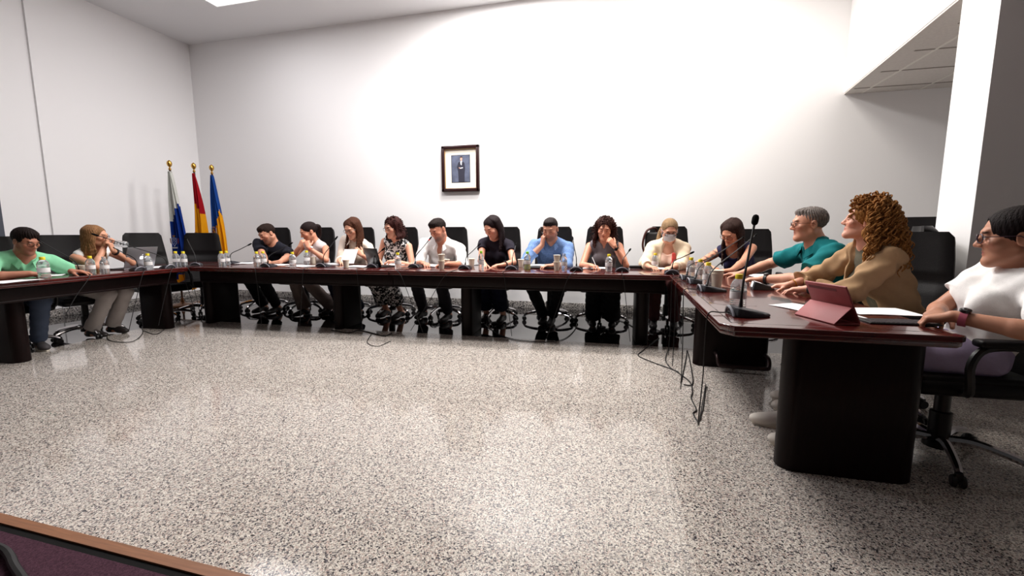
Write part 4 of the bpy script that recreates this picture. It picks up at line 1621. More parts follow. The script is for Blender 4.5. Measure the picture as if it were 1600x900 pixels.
def bottle(p, label, cap='y', h=.182, r=.037, lab=True, drink=False):
    t = empty('water_bottle', p, random.uniform(0, 6))
    tag(t, label, 'bottle', 'plastic water bottles on the tables')
    key = (h, r)
    if key not in _bt:
        bm = B(); lathe(bm, bottle_body(h, r), 22)
        ob = obj('bottle_body', bm, PET, t)
        bm = B(); lathe(bm, [(.003, h * .865), (r * .47, h * .865), (r * .48, h * .88), (r * .48, h * .985), (r * .43, h), (.003, h)], 18)
        oc = obj('cap', bm, CAPY, t)
        bm = B(); lathe(bm, [(r * 1.012, h * .30), (r * 1.015, h * .305), (r * 1.015, h * .50), (r * 1.012, h * .505)], 22, close=False)
        ol = obj('paper_label', bm, WLABEL, t)
        _bt[key] = (ob.data, oc.data, ol.data)
    else:
        for nm, me in zip(('bottle_body', 'cap', 'paper_label'), _bt[key]):
            if nm == 'paper_label' and not lab:
                continue
            o = bpy.data.objects.new(nm, me)
            COL.objects.link(o)
            o.parent = t
    if cap == 'g':
        for ch in t.children:
            if ch.name.startswith('cap'):
                ch.data = ch.data.copy()
                ch.data.materials[0] = CAPG
    if drink:
        bm = B(); lathe(bm, [(.003, .004), (r * .9, .004), (r * .9, h * .36), (.003, h * .36)], 18)
        obj('drink', bm, JUICE, t)
    return t


W_ = 'clear water bottle with yellow cap '
for u, v, lab, kw in [
    (70, 436, W_ + 'in front of the man in the green polo', dict(h=.195, r=.042)),
    (143, 429, W_ + 'left of two before the drinking woman', {}),
    (276, 416, W_ + 'left of the pair before the corner chair', {}),
    (288, 417, W_ + 'right of the pair before the corner chair', {}),
    (347, 416, W_ + 'left of the pair beside the corner microphone', {}),
    (355, 415, W_ + 'right of the pair beside the corner microphone', {}),
    (402, 417, W_ + 'left of the pair before the black tee man', {}),
    (412, 416, W_ + 'right of the pair before the black tee man', {}),
    (458, 418, W_ + 'between the black tee man and the pale vest woman', {}),
    (480, 414, W_ + 'before the woman with hands at her mouth', {}),
    (622, 420, W_ + 'right of the black laptop', {}),
    (951, 424, W_ + 'before the woman in the grey top', {}),
    (1023, 421, W_ + 'before the woman in the face mask', {}),
    (233, 424, W_ + 'standing in front of the silver laptop', {}),
    (752, 422, 'slim clear bottle with lime green cap before the dark haired woman', dict(cap='g', h=.21, r=.031)),
    (824, 421, 'clear bottle with lime drink and green cap before the man on the phone', dict(cap='g', h=.20, r=.036, drink=True)),
    (881, 423, 'clear bottle beside the stacked paper cups before the phone man', dict(cap='w', h=.185, r=.036)),
    (165, 429, 'clear bottle without coloured cap before the drinking woman', dict(cap='w', h=.17, r=.037)),
]:
    kw = dict(kw)
    white = kw.get('cap') == 'w'
    t = bottle(tpt(u, v), lab, **kw)
    if white:
        for ch in t.children:
            if ch.name.startswith('cap'):
                ch.data = ch.data.copy()
                ch.data.materials[0] = PET
for x, y, lab in [(on_z(1075, 434, TZ).x + .02, on_z(1075, 434, TZ).y, W_ + 'farthest of three in a row on the corner'),
                  (on_z(1089, 439, TZ).x + .02, on_z(1089, 439, TZ).y, W_ + 'middle of three in a row on the corner'),
                  (on_z(1103, 448, TZ).x + .01, on_z(1103, 448, TZ).y, W_ + 'nearest of three in a row on the corner')]:
    bottle((x, y, TZ + .0006), lab, h=.185, r=.038)
q = on_z(1152, 482, TZ)
bottle((q.x, q.y, TZ + .0006), W_ + 'behind the tall microphone on the right table', h=.186, r=.041)

# ---- paper cups
_cup = [None]


def cup(p, label, h=.082, n=1, parent_scale=1.0):
    t = empty('paper_cup', p)
    tag(t, label, 'cup', 'paper cups on the tables')
    bm = B()
    lathe(bm, [(.003, 0), (.026, 0), (.036, h), (.0375, h + .001), (.0375, h + .003), (.034, h + .003), (.0245, .004), (.003, .004)], 20, close=False)
    obj('cup_wall', bm, PAPERCUP, t)
    bm = B()
    lathe(bm, [(.0365, h - .001), (.0385, h), (.0385, h + .004), (.036, h + .004)], 20)
    obj('rim', bm, PAPERCUP, t)
    for k in range(1, n):
        pass
    return t


cups = [(127, 429, 'paper cup beside the hand of the green polo man', 1), (490, 412, 'paper cup right of the woman with hands at her mouth', 1),
        (541, 418, 'paper cup before the woman in the cream blouse', 1), (690, 420, 'paper cup before the white shirt man, lower of the stack', 1),
        (698, 417, 'paper cup just right of the stacked cups before the white shirt man', 1), (737, 414, 'paper cup left of the slim green capped bottle', 1),
        (814, 417, 'paper cup left of the bottle with lime drink', 1), (870, 422, 'paper cup before the phone man, lower of the stack', 1),
        (1119, 449, 'paper cup right of the three bottles on the corner', 1)]
for u, v, lab, n in cups:
    p = tpt(u, v) if u < 1062 else on_z(u, v, TZ + .0006)
    sc = 1.25 if u in (1119,) else 1.05
    c_ = cup(p, lab)
    c_.scale = (sc, sc, sc)
    if 'lower of the stack' in lab:
        c2 = cup((p.x, p.y, p.z + .075), lab.replace('lower of', 'upper of'))
        c2.scale = (sc, sc, sc)
p = on_z(1119, 449, TZ + .0006)
c2 = cup((p.x, p.y, p.z + .022), 'paper cup nested in the one right of the corner bottles')
c2.scale = (1.25, 1.25, 1.25)

# ---- gooseneck microphones
def mic(p, face, tip, label, user=None, cable=None, foam=.010, s=1.0, red=False, neck_r=.0042):
    """p base centre on the table; face: direction of the sitter in degrees; tip: world point of the capsule"""
    a = math.radians(face)
    t = empty('gooseneck_microphone', p, a - PI / 2)        # local +Y points to the sitter
    tag(t, label, 'microphone', 'gooseneck microphones on the tables')
    Minv = (Matrix.Translation(p) @ Matrix.Rotation(a - PI / 2, 4, 'Z')).inverted()
    tl = Minv @ Vector(tip)
    # wedge shaped base, tapering towards the sitter, raised at the back
    prof = [(-.062, -.045), (-.045, -.062), (.045, -.062), (.062, -.045), (.060, .0), (.040, .07), (.016, .098), (-.016, .098), (-.040, .07), (-.060, .0)]
    bm = B()
    low = [bm.verts.new((x * s, y * s, 0)) for x, y in prof]
    mid = [bm.verts.new((x * s, y * s, (.012) * s)) for x, y in prof]
    top = [bm.verts.new((x * .86 * s, (y * .86 - .002) * s, (.040 - (y + .062) / .16 * .024) * s)) for x, y in prof]
    n = len(prof)
    bm.faces.new(low[::-1]); bm.faces.new(top)
    for A, Bv in ((low, mid), (mid, top)):
        for k in range(n):
            bm.faces.new((A[k], A[(k + 1) % n], Bv[(k + 1) % n], Bv[k]))
    bmesh.ops.bevel(bm, geom=[e for e in bm.edges], offset=.0028 * s, segments=2, affect='EDGES')
    base = obj('base', bm, METAL_D, t)
    bm = B()                                   # pale arched plate at the back
    arc = [(-.058 + .116 * k / 10, -.0625 - .006 * math.sin(PI * k / 10), .004 + .036 * math.sin(PI * k / 10) ** .7) for k in range(11)]
    pts = smooth_path([(x * s, y * s, z * s) for x, y, z in arc], 2)
    tube(bm, pts, .0055 * s, 6)
    obj('arched_trim', bm, GREY_RING, base)
    b0 = Vector((0, -.02 * s, .036 * s))
    up1 = b0 + Vector((0, 0, .07)) + (tl - b0) * .10
    path = smooth_path([b0, up1, b0 + (tl - b0) * .55 + Vector((0, 0, .035)), tl], 8)
    bm = B(); tube(bm, path, neck_r * s, 8); tube(bm, [path[0], path[1], path[2], path[3]], [.009 * s, .008 * s, .007 * s, .0055 * s], 8)
    obj('gooseneck', bm, CABLE, t)
    d = (path[-1] - path[-3]).normalized()
    bm = B()
    tube(bm, [tl - d * .012, tl, tl + d * .010, tl + d * .03, tl + d * .043, tl + d * .048], [.005, foam * .9, foam, foam, foam * .75, foam * .3], 12)
    cp = obj('capsule', bm, FOAM, t)
    if red:
        bm = B(); tube(bm, [tl - d * .014, tl - d * .004], [.0085, .0085], 12)
        obj('light_ring', bm, RED, cp)
    if cable:
        pts = [Minv @ Vector(q) for q in cable]
        bm = B(); tube(bm, smooth_path(pts, 6), .0033, 6)
        obj('cable', bm, CABLE, t)
    return t


def hang(p, n, drop, jog=(0, 0), floor=None):
    """cable from a base p over the inner edge in direction n and down"""
    n = Vector(n).normalized()
    b = Vector(p) + n * .07 + Vector((0, 0, .012))
    e = floor_edge(p, n)
    sd = Vector((-n.y, n.x, 0))
    pts = [b, (b + e) / 2 + Vector((0, 0, .004)), e + Vector((0, 0, .006)), e + n * .012 + Vector((0, 0, -.06)) + sd * jog[0] * .2,
           e + n * .012 + Vector((0, 0, -drop * .55)) + sd * jog[0] * .6, e + n * .02 + Vector((0, 0, -drop)) + sd * jog[0]]
    if floor:
        pts += [Vector(q) for q in floor]
    return pts


def floor_edge(p, n):
    p = Vector(p)
    if n.y < -.5:                       # back run
        return Vector((p.x, yf(p.x) - .004, TZ + .002))
    if n.x > .5:                        # left run
        return Vector((-4.84 - .21 * (p.y - 1.5) / 2.57 + .004, p.y, TZ + .002))
    return Vector((.426, p.y, TZ + .002))


G_ = 'black gooseneck microphone '
RT_N = (-1, 0, 0)
for u, v, tu, tv, lab, red in [(101, 429, 60, 375, G_ + 'before the man in the green polo', False), (190, 422, 172, 384, G_ + 'with short bent neck before the drinking woman', False),
                               (219, 418, 152, 368, G_ + 'with long neck reaching across the drinking woman', False)]:
    p = tpt(u, v)
    p.x = max(p.x, -5.12)
    tip = on_x(tu, tv, p.x - .17)
    mic(p, 176, tip, lab, cable=hang(p, (1, .05, 0), .34 if u < 150 else .62, (-.25, 0)))
p = Vector((*on_z(308, 415, TZ).xy, TZ + .0006))
p.y = max(p.y, yf(p.x) + .10)
mic(p, 120, on_y(292, 373, p.y + .22), G_ + 'in the corner in front of the empty chair', cable=hang(p, (0, -1, 0), .6, (.2, 0)))
for u, v, tu, tv, dy, lab, red, jog in [
    (362, 412, 388, 383, .10, G_ + 'leaning right beside the corner bottles', False, .15), (421, 417, 452, 382, .12, G_ + 'before the man in the black tee', False, .05),
    (507, 417, 524, 374, .10, G_ + 'right of the woman with hands at her mouth', False, -.1), (586, 418, 597, 391, .02, G_ + 'in front of the black laptop', False, .05),
    (650, 418, 671, 374, .14, G_ + 'with a red ring before the man in the white shirt', True, .3), (728, 420, 747, 384, .16, G_ + 'right of the man in the white shirt', False, -.5),
    (801, 421, 806, 383, .20, G_ + 'before the woman with straight black hair', False, .1), (901, 423, 895, 374, .22, G_ + 'right of the man on the phone', False, -.25),
    (972, 424, 983, 392, .12, G_ + 'right of the woman in the grey top', False, .1), (1049, 428, 1079, 396, .10, G_ + 'at the inner corner before the woman in the mask', False, .1)]:
    p = tpt(u, v)
    p.y = max(p.y, yf(p.x) + .085)
    tip = on_y(tu, tv, p.y + dy)
    mic(p, 90, tip, lab, cable=hang(p, (0, -1, 0), .66, (jog, 0)), red=red, s=1.15)
RC = [(1077, 437, 1112, 402, .30, G_ + 'farthest of three in a row on the right table', .10), (1090, 443, 1160, 371, .62, G_ + 'middle of three in a row on the right table', .14),
      (1109, 455, 1180, 368, .52, G_ + 'nearest of three in a row on the right table', .2)]
for u, v, tu, tv, dx, lab, jog in RC:
    p = on_z(u, v, TZ + .0006)
    p.x = max(p.x, .52)
    tip = on_x(tu, tv, p.x + dx)
    mic(p, 4, tip, lab, cable=hang(p, RT_N, .66, (jog, 0)), s=1.1)
p = on_z(1164, 493, TZ + .0006)
tip = on_x(1179, 349, p.x + .05)
fl = [on_z(1103, 600, .02), on_z(1098, 640, .006), on_z(1090, 660, .006), on_z(1096, 652, .006)]
mic(p, 4, tip, G_ + 'tall with a thick foam head, nearest on the right table', cable=hang(p, RT_N, .60, (-.02, 0), fl), foam=.0165, s=1.12, neck_r=.0052)

# a microphone unit seen from its far side, with a white card
p = on_z(1186, 452, TZ + .0006)
t = empty('desk_microphone_base', p, math.radians(-95))
tag(t, 'dark grey desk unit with a white card, before the teal polo man', 'desk unit')
bm = B()
pr = [(-.065, -.05), (.065, -.05), (.055, .03), (.02, .10), (-.02, .10), (-.055, .03)]
v0 = [bm.verts.new((x, y, 0)) for x, y in pr]
v1 = [bm.verts.new((x * .8, y * .8 + .005, .058 - (y + .05) * .26)) for x, y in pr]
bm.faces.new(v0[::-1]); bm.faces.new(v1)
for k in range(6):
    bm.faces.new((v0[k], v0[(k + 1) % 6], v1[(k + 1) % 6], v1[k]))
bmesh.ops.bevel(bm, geom=list(bm.edges), offset=.004, segments=2, affect='EDGES')
obj('housing', bm, METAL_D, t)
bm = B(); box(bm, (-.042, -.034, 0), (.030, .012, .0012), M=Matrix.Translation((0, 0, .0475)) @ Matrix.Rotation(-.30, 4, 'X'))
box(bm, (-.040, -.0012, -.040), (.030, 0, .0), M=Matrix.Translation((0, -.0405, .056)) @ Matrix.Rotation(-.22, 4, 'X'))
obj('card', bm, PAPER, t)


# ---- papers
def sheet(p, rz, label, sx=.21, sy=.297, tilt=None, n=1, name='paper_sheet', m=None, group='loose papers on the tables'):
    bm = B()
    nx_, ny_ = 6, 8
    th = .0012 * n
    grid = [[[None, None] for _ in range(ny_ + 1)] for _ in range(nx_ + 1)]
    for i in range(nx_ + 1):
        for j in range(ny_ + 1):
            x, y = (i / nx_ - .5) * sx, (j / ny_ - .5) * sy
            z = .0016 * (math.sin(i * .9 + j * .5) + 1) + .006 * max(0, i / nx_ - .75) * (j / ny_)
            grid[i][j][0] = bm.verts.new((x, y, z))
            grid[i][j][1] = bm.verts.new((x, y, z + th))
    for i in range(nx_):
        for j in range(ny_):
            bm.faces.new((grid[i][j][1], grid[i + 1][j][1], grid[i + 1][j + 1][1], grid[i][j + 1][1]))
            bm.faces.new((grid[i][j][0], grid[i][j + 1][0], grid[i + 1][j + 1][0], grid[i + 1][j][0]))
    for i in range(nx_):
        for j in (0, ny_):
            bm.faces.new((grid[i][j][0], grid[i + 1][j][0], grid[i + 1][j][1], grid[i][j][1]))
    for j in range(ny_):
        for i in (0, nx_):
            bm.faces.new((grid[i][j][0], grid[i][j + 1][0], grid[i][j + 1][1], grid[i][j][1]))
    o = obj(name, bm, m or PAPER)
    o.location = p
    o.rotation_euler = (tilt or 0, 0, rz)
    tag(o, label, 'paper', group)
    return o


W2 = 'white paper '
for u, v, rz, lab, kw in [
    (20, 441, .2, W2 + 'sheet under the right forearm of the green polo man', {}), (78, 430, .9, W2 + 'sheet between the green polo man and his microphone', {}),
    (196, 416, 1.4, W2 + 'sheet at the elbow of the drinking woman', {}), (256, 417, 1.2, W2 + 'sheet right of the silver laptop', {}),
    (386, 411, .5, W2 + 'sheet left of the black tee man', {}), (434, 414, 1.7, W2 + 'sheet under the hands of the black tee man', {}),
    (470, 416, 1.4, W2 + 'sheet between two bottles left of the paper cup', {}), (526, 413, .3, W2 + 'crumpled sheet by the right hand of the cream blouse woman', dict(n=6)),
    (560, 417, 1.5, W2 + 'sheets flat under the page the cream blouse woman holds', dict(n=4)), (612, 414, 1.5, W2 + 'sheets under the hands of the patterned top woman', dict(n=4)),
    (676, 416, 1.2, W2 + 'stack slanting before the man in the white shirt', dict(n=8)), (845, 412, 1.5, W2 + 'sheet lying on the black folder of the phone man', dict(n=2)),
    (932, 419, 1.5, W2 + 'sheet the grey top woman is writing on', dict(n=2)), (1035, 415, 1.4, W2 + 'sheet under the hands of the masked woman', dict(n=2))]:
    p = tpt(u, v)
    if 'black folder' in lab:
        p.z += .02
    sheet(p, rz, lab, **kw)
for (u, v, rz, sx, sy, lab) in [(1188, 431, .1, .21, .297, W2 + 'sheets under the hands of the teal polo man'), (1236, 448, 1.1, .10, .16, W2 + 'small slip beside the hands of the curly haired woman'),
                                (1216, 446, .7, .09, .12, W2 + 'slip between the desk unit and the curly haired woman'),
                                (1243, 480, .5, .17, .20, W2 + 'sheet half under the rose tablet case'), (1372, 487, .12, .30, .21, W2 + 'sheet nearest the white tee woman, behind the tablet')]:
    sheet(on_z(u, v, TZ + .0006), rz, lab, sx=sx, sy=sy)

# page held by the woman in the cream blouse
pp = PEOPLE['cream']
Wl = Vector(pp['joints']['L'][2])
c_ = back_spot(553, .44, 402)
hc_ = Wl + Vector((-.5, -.2, .55)).normalized() * .10
pg = sheet((hc_.x - .075, hc_.y - .045, hc_.z - .082), -.08, 'white page held upright by the woman in the cream blouse', sx=.21, sy=.20, tilt=1.05, name='paper_sheet')

# ---- laptops and tablets
ALU = mat('aluminium', (150, 150, 154), rough=.35, metal=.7)
BLK = mat('black_shell', (20, 20, 22), rough=.3)
KEYS = mat('key_black', (14, 14, 15), rough=.6)
LOGO = mat('logo_white', (250, 250, 250), rough=.3, emit=(255, 255, 255), estr=.5)
SCREEN = mat('screen', (18, 20, 24), rough=.1)


def laptop(p, rz, label, shell, sx=.325, sy=.225, open_=105, logo=False):
    """local -Y is where the sitter is; the lid stands along +Y"""
    t = empty('laptop', p, rz)
    tag(t, label, 'laptop')
    bm = B(); box(bm, (-sx / 2, -sy / 2, 0), (sx / 2, sy / 2, .014), .004)
    b_ = obj('keyboard_base', bm, shell, t)
    bm = B()
    for r_ in range(5):
        for k in range(13):
            x = -sx * .43 + k * sx * .0716
            box(bm, (x - .009, -.01 + r_ * .019 - .007, .0138), (x + .009, -.01 + r_ * .019 + .007, .0155))
    obj('keys', bm, KEYS, b_)
    a = math.radians(open_ - 90)
    M = Matrix.Translation((0, sy / 2 - .004, .012)) @ Matrix.Rotation(-a, 4, 'X')
    bm = B(); box(bm, (-sx / 2, -.004, 0), (sx / 2, .004, sy), .003, M=M)
    lid = obj('lid', bm, shell, t)
    bm = B(); box(bm, (-sx / 2 + .008, -.0048, .012), (sx / 2 - .008, -.0042, sy - .008), M=M)
    obj('screen', bm, SCREEN, lid)
    if logo:
        bm = B()
        def disc(pts):
            vs_ = [bm.verts.new(M @ Vector((x, .0043, z))) for x, z in pts]
            f = bm.faces.new(vs_)
            r_ = bmesh.ops.extrude_face_region(bm, geom=[f])
            bmesh.ops.translate(bm, verts=[g for g in r_['geom'] if isinstance(g, bmesh.types.BMVert)], vec=M.to_3x3() @ Vector((0, .0006, 0)))
        cz = sy * .5
        out = []
        for k in range(40):
            th = 2 * PI * k / 40
            x = math.cos(th) * .022 * (1 + .05 * math.cos(2 * th))
            z = math.sin(th) * .023 - (.005 * math.exp(-((th - PI / 2) / .35) ** 2)) + (.004 * math.exp(-((th - 3 * PI / 2) / .3) ** 2))
            dx, dz = x - (-.027), z - .003          # the bite, on the right hand side seen from outside
            dd = math.hypot(dx, dz)
            if dd < .012:
                x, z = -.027 + dx / dd * .012, .003 + dz / dd * .012
            out.append((x, cz + z))
        disc(out)
        disc([(-.002 + .0 + q[0], cz + .026 + q[1]) for q in ((0, 0), (-.004, .002), (-.009, .008), (-.010, .014), (-.005, .012), (-.001, .006))])
        obj('logo', bm, LOGO, lid)
    return t


p = tpt(222, 416)
laptop((-5.46, 3.72, TZ + .0006), math.radians(-90 + 8), 'silver laptop with a bitten apple emblem, open before the empty chair', ALU, .36, .245, 108, logo=True)
p = back_spot(600, .50)
laptop((p.x - .02, p.y, TZ + .0006), math.radians(180 - 30), 'black laptop open before the woman in the patterned top', BLK, .31, .22, 104)

# rose tablet in a folding case on the right table
ROSE = mat('rose_case', (158, 76, 78), rough=.55, bump=.15, bscale=300)
A0, A1 = on_z(1243, 492, TZ), on_z(1303, 508, TZ)          # front edge of the folded flap
ax_ = (A1 - A0)
wid = ax_.length
rz_ = math.atan2(ax_.y, ax_.x)
t = empty('tablet', (A0.x + ax_.x / 2, A0.y + ax_.y / 2, TZ + .0006), rz_)
tag(t, 'tablet standing in a rose pink folding case on the right table', 'tablet')
w2 = .125
bm = B()
# leaning slab
ML = Matrix.Translation((0, .118, .004)) @ Matrix.Rotation(math.radians(26), 4, 'X')
box(bm, (-w2, -.004, 0), (w2, .005, .185), .003, M=ML)
obj('case_back', bm, ROSE, t)
bm = B(); box(bm, (-w2 + .006, .0052, .008), (w2 - .006, .0062, .178), M=ML)
obj('screen', bm, SCREEN, t)
bm = B()
# flap: from the lean-to line down to the table, then back under the slab
MF = Matrix.Translation((0, .0, .002)) @ Matrix.Rotation(math.radians(44), 4, 'X')
box(bm, (-w2, -.0, 0), (w2, .104, .0045), .0015, M=MF)
box(bm, (-w2, .0, 0), (w2, .118, .004), .0015)
obj('stand_flap', bm, ROSE, t)
bm = B(); box(bm, (-w2 + .02, -.0052, .155), (w2 - .06, -.0042, .170), M=ML)
obj('camera_strip', bm, mat('rose_dark', (120, 52, 54), rough=.5), t)

# folder, keyboard, pens, phones
def slab(name, label, cat, p, rz, sx, sy, h, m, bev=.003, group=None, parts=None):
    bm = B(); box(bm, (-sx / 2, -sy / 2, 0), (sx / 2, sy / 2, h), bev)
    o = obj(name, bm, m)
    o.location = p
    o.rotation_euler = (0, 0, rz)
    tag(o, label, cat, group)
    return o


FOLD = mat('black_folder', (18, 16, 18), rough=.5)
p = tpt(846, 419)
slab('document_folder', 'black document folder before the man on the phone', 'folder', p, .02, .30, .21, .018, FOLD, .006)
p = tpt(788, 412)
o = slab('notebook', 'black notebook under the hand of the dark haired woman', 'notebook', p, -.1, .22, .16, .014, FOLD, .004)
p = tpt(995, 418)
o = slab('spectacle_case', 'black spectacle case left of the masked woman', 'case', p, .3, .17, .06, .035, FOLD, .014)
# keyboard like black pad at the near end
kp = on_z(1404, 505, TZ)
t = empty('keyboard', (kp.x, kp.y, TZ + .0006), .06)
tag(t, 'flat black keyboard in front of the white tee woman', 'keyboard')
bm = B(); box(bm, (-.14, -.05, 0), (.14, .05, .008), .003); obj('tray', bm, FOLD, t)
bm = B()
for r_ in range(4):
    for k in range(14):
        box(bm, (-.132 + k * .019, -.044 + r_ * .023, .0078), (-.132 + k * .019 + .016, -.044 + r_ * .023 + .019, .0105))
obj('keys', bm, mat('keys_grey', (52, 46, 50), rough=.5), t)


def pen(a, b, label, m, r=.0042):
    t = empty('pen', a)
    tag(t, label, 'pen', 'pens on the tables')
    d = Vector(b) - Vector(a)
    bm = B(); tube(bm, [d * .10, d * .9, d], [r, r, r * .9], 10); obj('barrel', bm, m, t)
    bm = B(); tube(bm, [Vector((0, 0, 0)), d * .10], [r * .2, r * .95], 10); obj('nib', bm, FOLD, t)
    return t


PENW = mat('pen_white', (232, 230, 228), rough=.3)
a = on_z(1322, 489, TZ + .006); b = on_z(1355, 498, TZ + .006)
pen(a, b, 'white pen lying right of the rose tablet', PENW)
a = on_z(1236, 436, TZ + .006); b = on_z(1216, 440, TZ + .006)
pen(a, b, 'dark pen lying before the curly haired woman', mat('pen_dark', (40, 30, 34), rough=.3))
g = PEOPLE['grey']
Wg = Vector(g['joints']['R'][2]); Eg = Vector(g['joints']['R'][1])
dg = Vector((.6, -.75, -.1)).normalized()
tipg = Wg + dg * .125; tipg.z = TZ + .003
pen(tipg, Wg + dg * .075 + Vector((-.035, .02, .105)), 'white pen in the writing hand of the grey top woman', PENW)

# phone at the ear of the man in blue
g = PEOPLE['phone']
c_ = Vector(g['hp'](.092, .022, -.03))
hm = Matrix(g['HM'].tolist())
M = Matrix.Translation(c_) @ (hm @ Matrix.Rotation(-.35, 3, 'X') @ Matrix.Rotation(.12, 3, 'Y')).to_4x4()
t = empty('mobile_phone', c_)
tag(t, 'dark mobile phone held to the ear of the man in blue', 'phone')
bm = B(); box(bm, (-.004, -.034, -.072), (.004, .034, .072), .003, M=Matrix.Translation(-c_) @ M); obj('body', bm, FOLD, t)
bm = B(); box(bm, (-.0046, -.031, -.066), (-.004, .031, .066), M=Matrix.Translation(-c_) @ M); obj('screen', bm, SCREEN, t)
p = on_z(1128, 421, TZ + .0006)
slab('mobile_phone', 'black mobile phone lying by the hand of the tattooed woman', 'phone', (1.12, 5.05, TZ + .0006), .5, .075, .15, .009, FOLD, .003)

# clear bottle the woman on the left drinks from
g = PEOPLE['drink']
m0 = Vector(g['hp'](0, .108, -.05))
hmx = [Vector(g['HM'][:, i]) for i in range(3)]
dirb = (hmx[1] * .9 + Vector((0, 0, -.12)) + hmx[0] * .05).normalized()
t = empty('drinking_bottle', m0)
tag(t, 'clear plastic bottle tipped to the lips of the woman on the left', 'bottle')
q = Vector((0, 0, 1)).rotation_difference(dirb).to_matrix().to_4x4()
bm = B()
lathe(bm, [(.012, 0), (.013, .012), (.016, .03), (.030, .055), (.034, .07), (.034, .085), (.032, .09), (.034, .095), (.034, .115), (.032, .12), (.034, .125), (.034, .16), (.030, .17), (.003, .168)], 20, 0, q)
obj('bottle_body', bm, PET, t)
bm = B(); lathe(bm, [(.0125, -.001), (.0145, 0), (.0145, .008), (.0130, .009)], 16, 0, q); obj('neck_ring', bm, PET, t)
# ================================================================ things people wear
def watch_on(key, side, m, fm, f=.12, r=.030, w=.011, fr=.018):
    g = PEOPLE[key]
    S, E, W = [Vector(x) for x in g['joints'][side]]
    ax = (E - W).normalized()
    c = W + ax * .03
    return band_mesh('wristwatch', c, ax, r * g['s'], w, .003, m, g['o'], Vector(g['base']), face_dir=Vector((0, -.35, 1)) if abs(ax.z) < .7 else Vector((0, -1, 0)), face_m=fm, face_r=fr)


GOLD = mat('brass', (206, 160, 78), rough=.25, metal=1)
PINKB = mat('pink_strap', (186, 92, 112), rough=.6)
ORANGE = mat('coral_strap', (222, 110, 80), rough=.6)
WF = mat('watch_face', (24, 22, 26), rough=.15)
watch_on('teal', 'L', RUBBER, WF, r=.033)
watch_on('tshirt', 'L', PINKB, WF, r=.030, w=.012, fr=.019)
watch_on('curly', 'L', RUBBER, WF, r=.030, fr=.012)
watch_on('vest', 'L', ORANGE, mat('pale_face', (226, 220, 214), rough=.3), r=.030)
watch_on('grey', 'L', RUBBER, WF, r=.030)
watch_on('navy', 'L', RUBBER, WF, r=.030)
watch_on('drink', 'L', RUBBER, WF, r=.030)

# bracelet and blouse of the curly haired woman
g = PEOPLE['curly']
S, E, W = [Vector(x) for x in g['joints']['R']]
ax = (E - W).normalized()
band_mesh('bracelet', W + ax * .028, ax, .031, .003, .003, GOLD, g['o'], Vector(g['base']))

# face mask with ear loops
g = PEOPLE['mask']
MASKM = cloth('mask_white', (236, 236, 240), bump=.1)
hp_, base_ = g['hp'], Vector(g['base'])
bm = B()
rows = []
for j in range(7):
    f = j / 6
    z = .0 - .10 * f
    row = []
    for i in range(13):
        x = -1 + i / 6
        y = .112 - .052 * abs(x) ** 1.8 - .022 * (f - .25) ** 2 * 2 + .008 * (1 - abs(x)) - (.018 * max(0, f - .7) / .3)
        row.append(bm.verts.new(Vector(hp_(x * (.066 - .010 * f), y, z + .006 * (1 - abs(x)) * (1 - f) * 2)) - base_))
    rows.append(row)
for j in range(6):
    for i in range(12):
        bm.faces.new((rows[j][i], rows[j][i + 1], rows[j + 1][i + 1], rows[j + 1][i]))
r_ = bmesh.ops.solidify(bm, geom=list(bm.faces), thickness=.002)
mo = obj('face_mask', bm, MASKM, g['o'])
for sg in (-1, 1):
    bm = B()
    tube(bm, smooth_path([Vector(hp_(*q)) - base_ for q in ((sg * .064, .058, -.008), (sg * .08, .0, .02), (sg * .086, -.02, .01), (sg * .08, -.005, -.02), (sg * .06, .055, -.07))], 4), .0014, 5)
    obj('ear_loop', bm, MASKM, mo)
# red scarf end hanging down the front of the masked woman
SCARF = cloth('coral_scarf', (212, 84, 78))
tp = g['tp']
ops = []
for k in range(6):
    a = tp(-.055 - .004 * k, .135 + .006 * k, .86 - .11 * k)
    b = tp(-.055 - .004 * (k + 1), .135 + .006 * (k + 1), .86 - .11 * (k + 1))
    ops.append(cone(a, b, .014 + .003 * k, .016 + .003 * k, .01))
    ops.append(cone(a - g['tx'] * .018, b - g['tx'] * .022, .010 + .002 * k, .012 + .002 * k, .01))
sdf_obj('scarf', ops, .006, SCARF, g['o'], g['base'])

# white emblem on the green polo
g = PEOPLE['polo']
bm = B()
c = Vector(g['tp'](-.085, .128, .66)) - Vector(g['base'])
ball(bm, c, (.012, .012, .010), u=10, v=6)
obj('chest_emblem', bm, WHITE, g['o'])
# handbag hanging on the masked woman's chair
BAG = mat('brown_bag', (70, 32, 28), rough=.5)
BAGK = mat('black_bag', (20, 16, 18), rough=.55)
p = back_spot(1020, 1.32 + .30)
ch = [o for o in scene.objects if o.get('label', '').endswith('behind the woman in the face mask')][0]
t = empty('handbag', (p.x, p.y, .80))
tag(t, 'black handbag with brown strap hanging on the masked woman\'s chair', 'bag')
bm = B(); box(bm, (-.11, -.05, .06), (.13, .03, .36), .03, 3); obj('bag_body', bm, BAGK, t)
bm = B()
pth = smooth_path([(-.10, -.03, .06), (-.135, -.05, .2), (-.10, -.06, .36), (-.03, -.03, .41), (.03, .05, .40), (.05, .09, .30)], 6)
for q0, q1 in zip(pth[:-1], pth[1:]):
    pass
tube(bm, pth, .014, 8); obj('strap', bm, BAG, t)
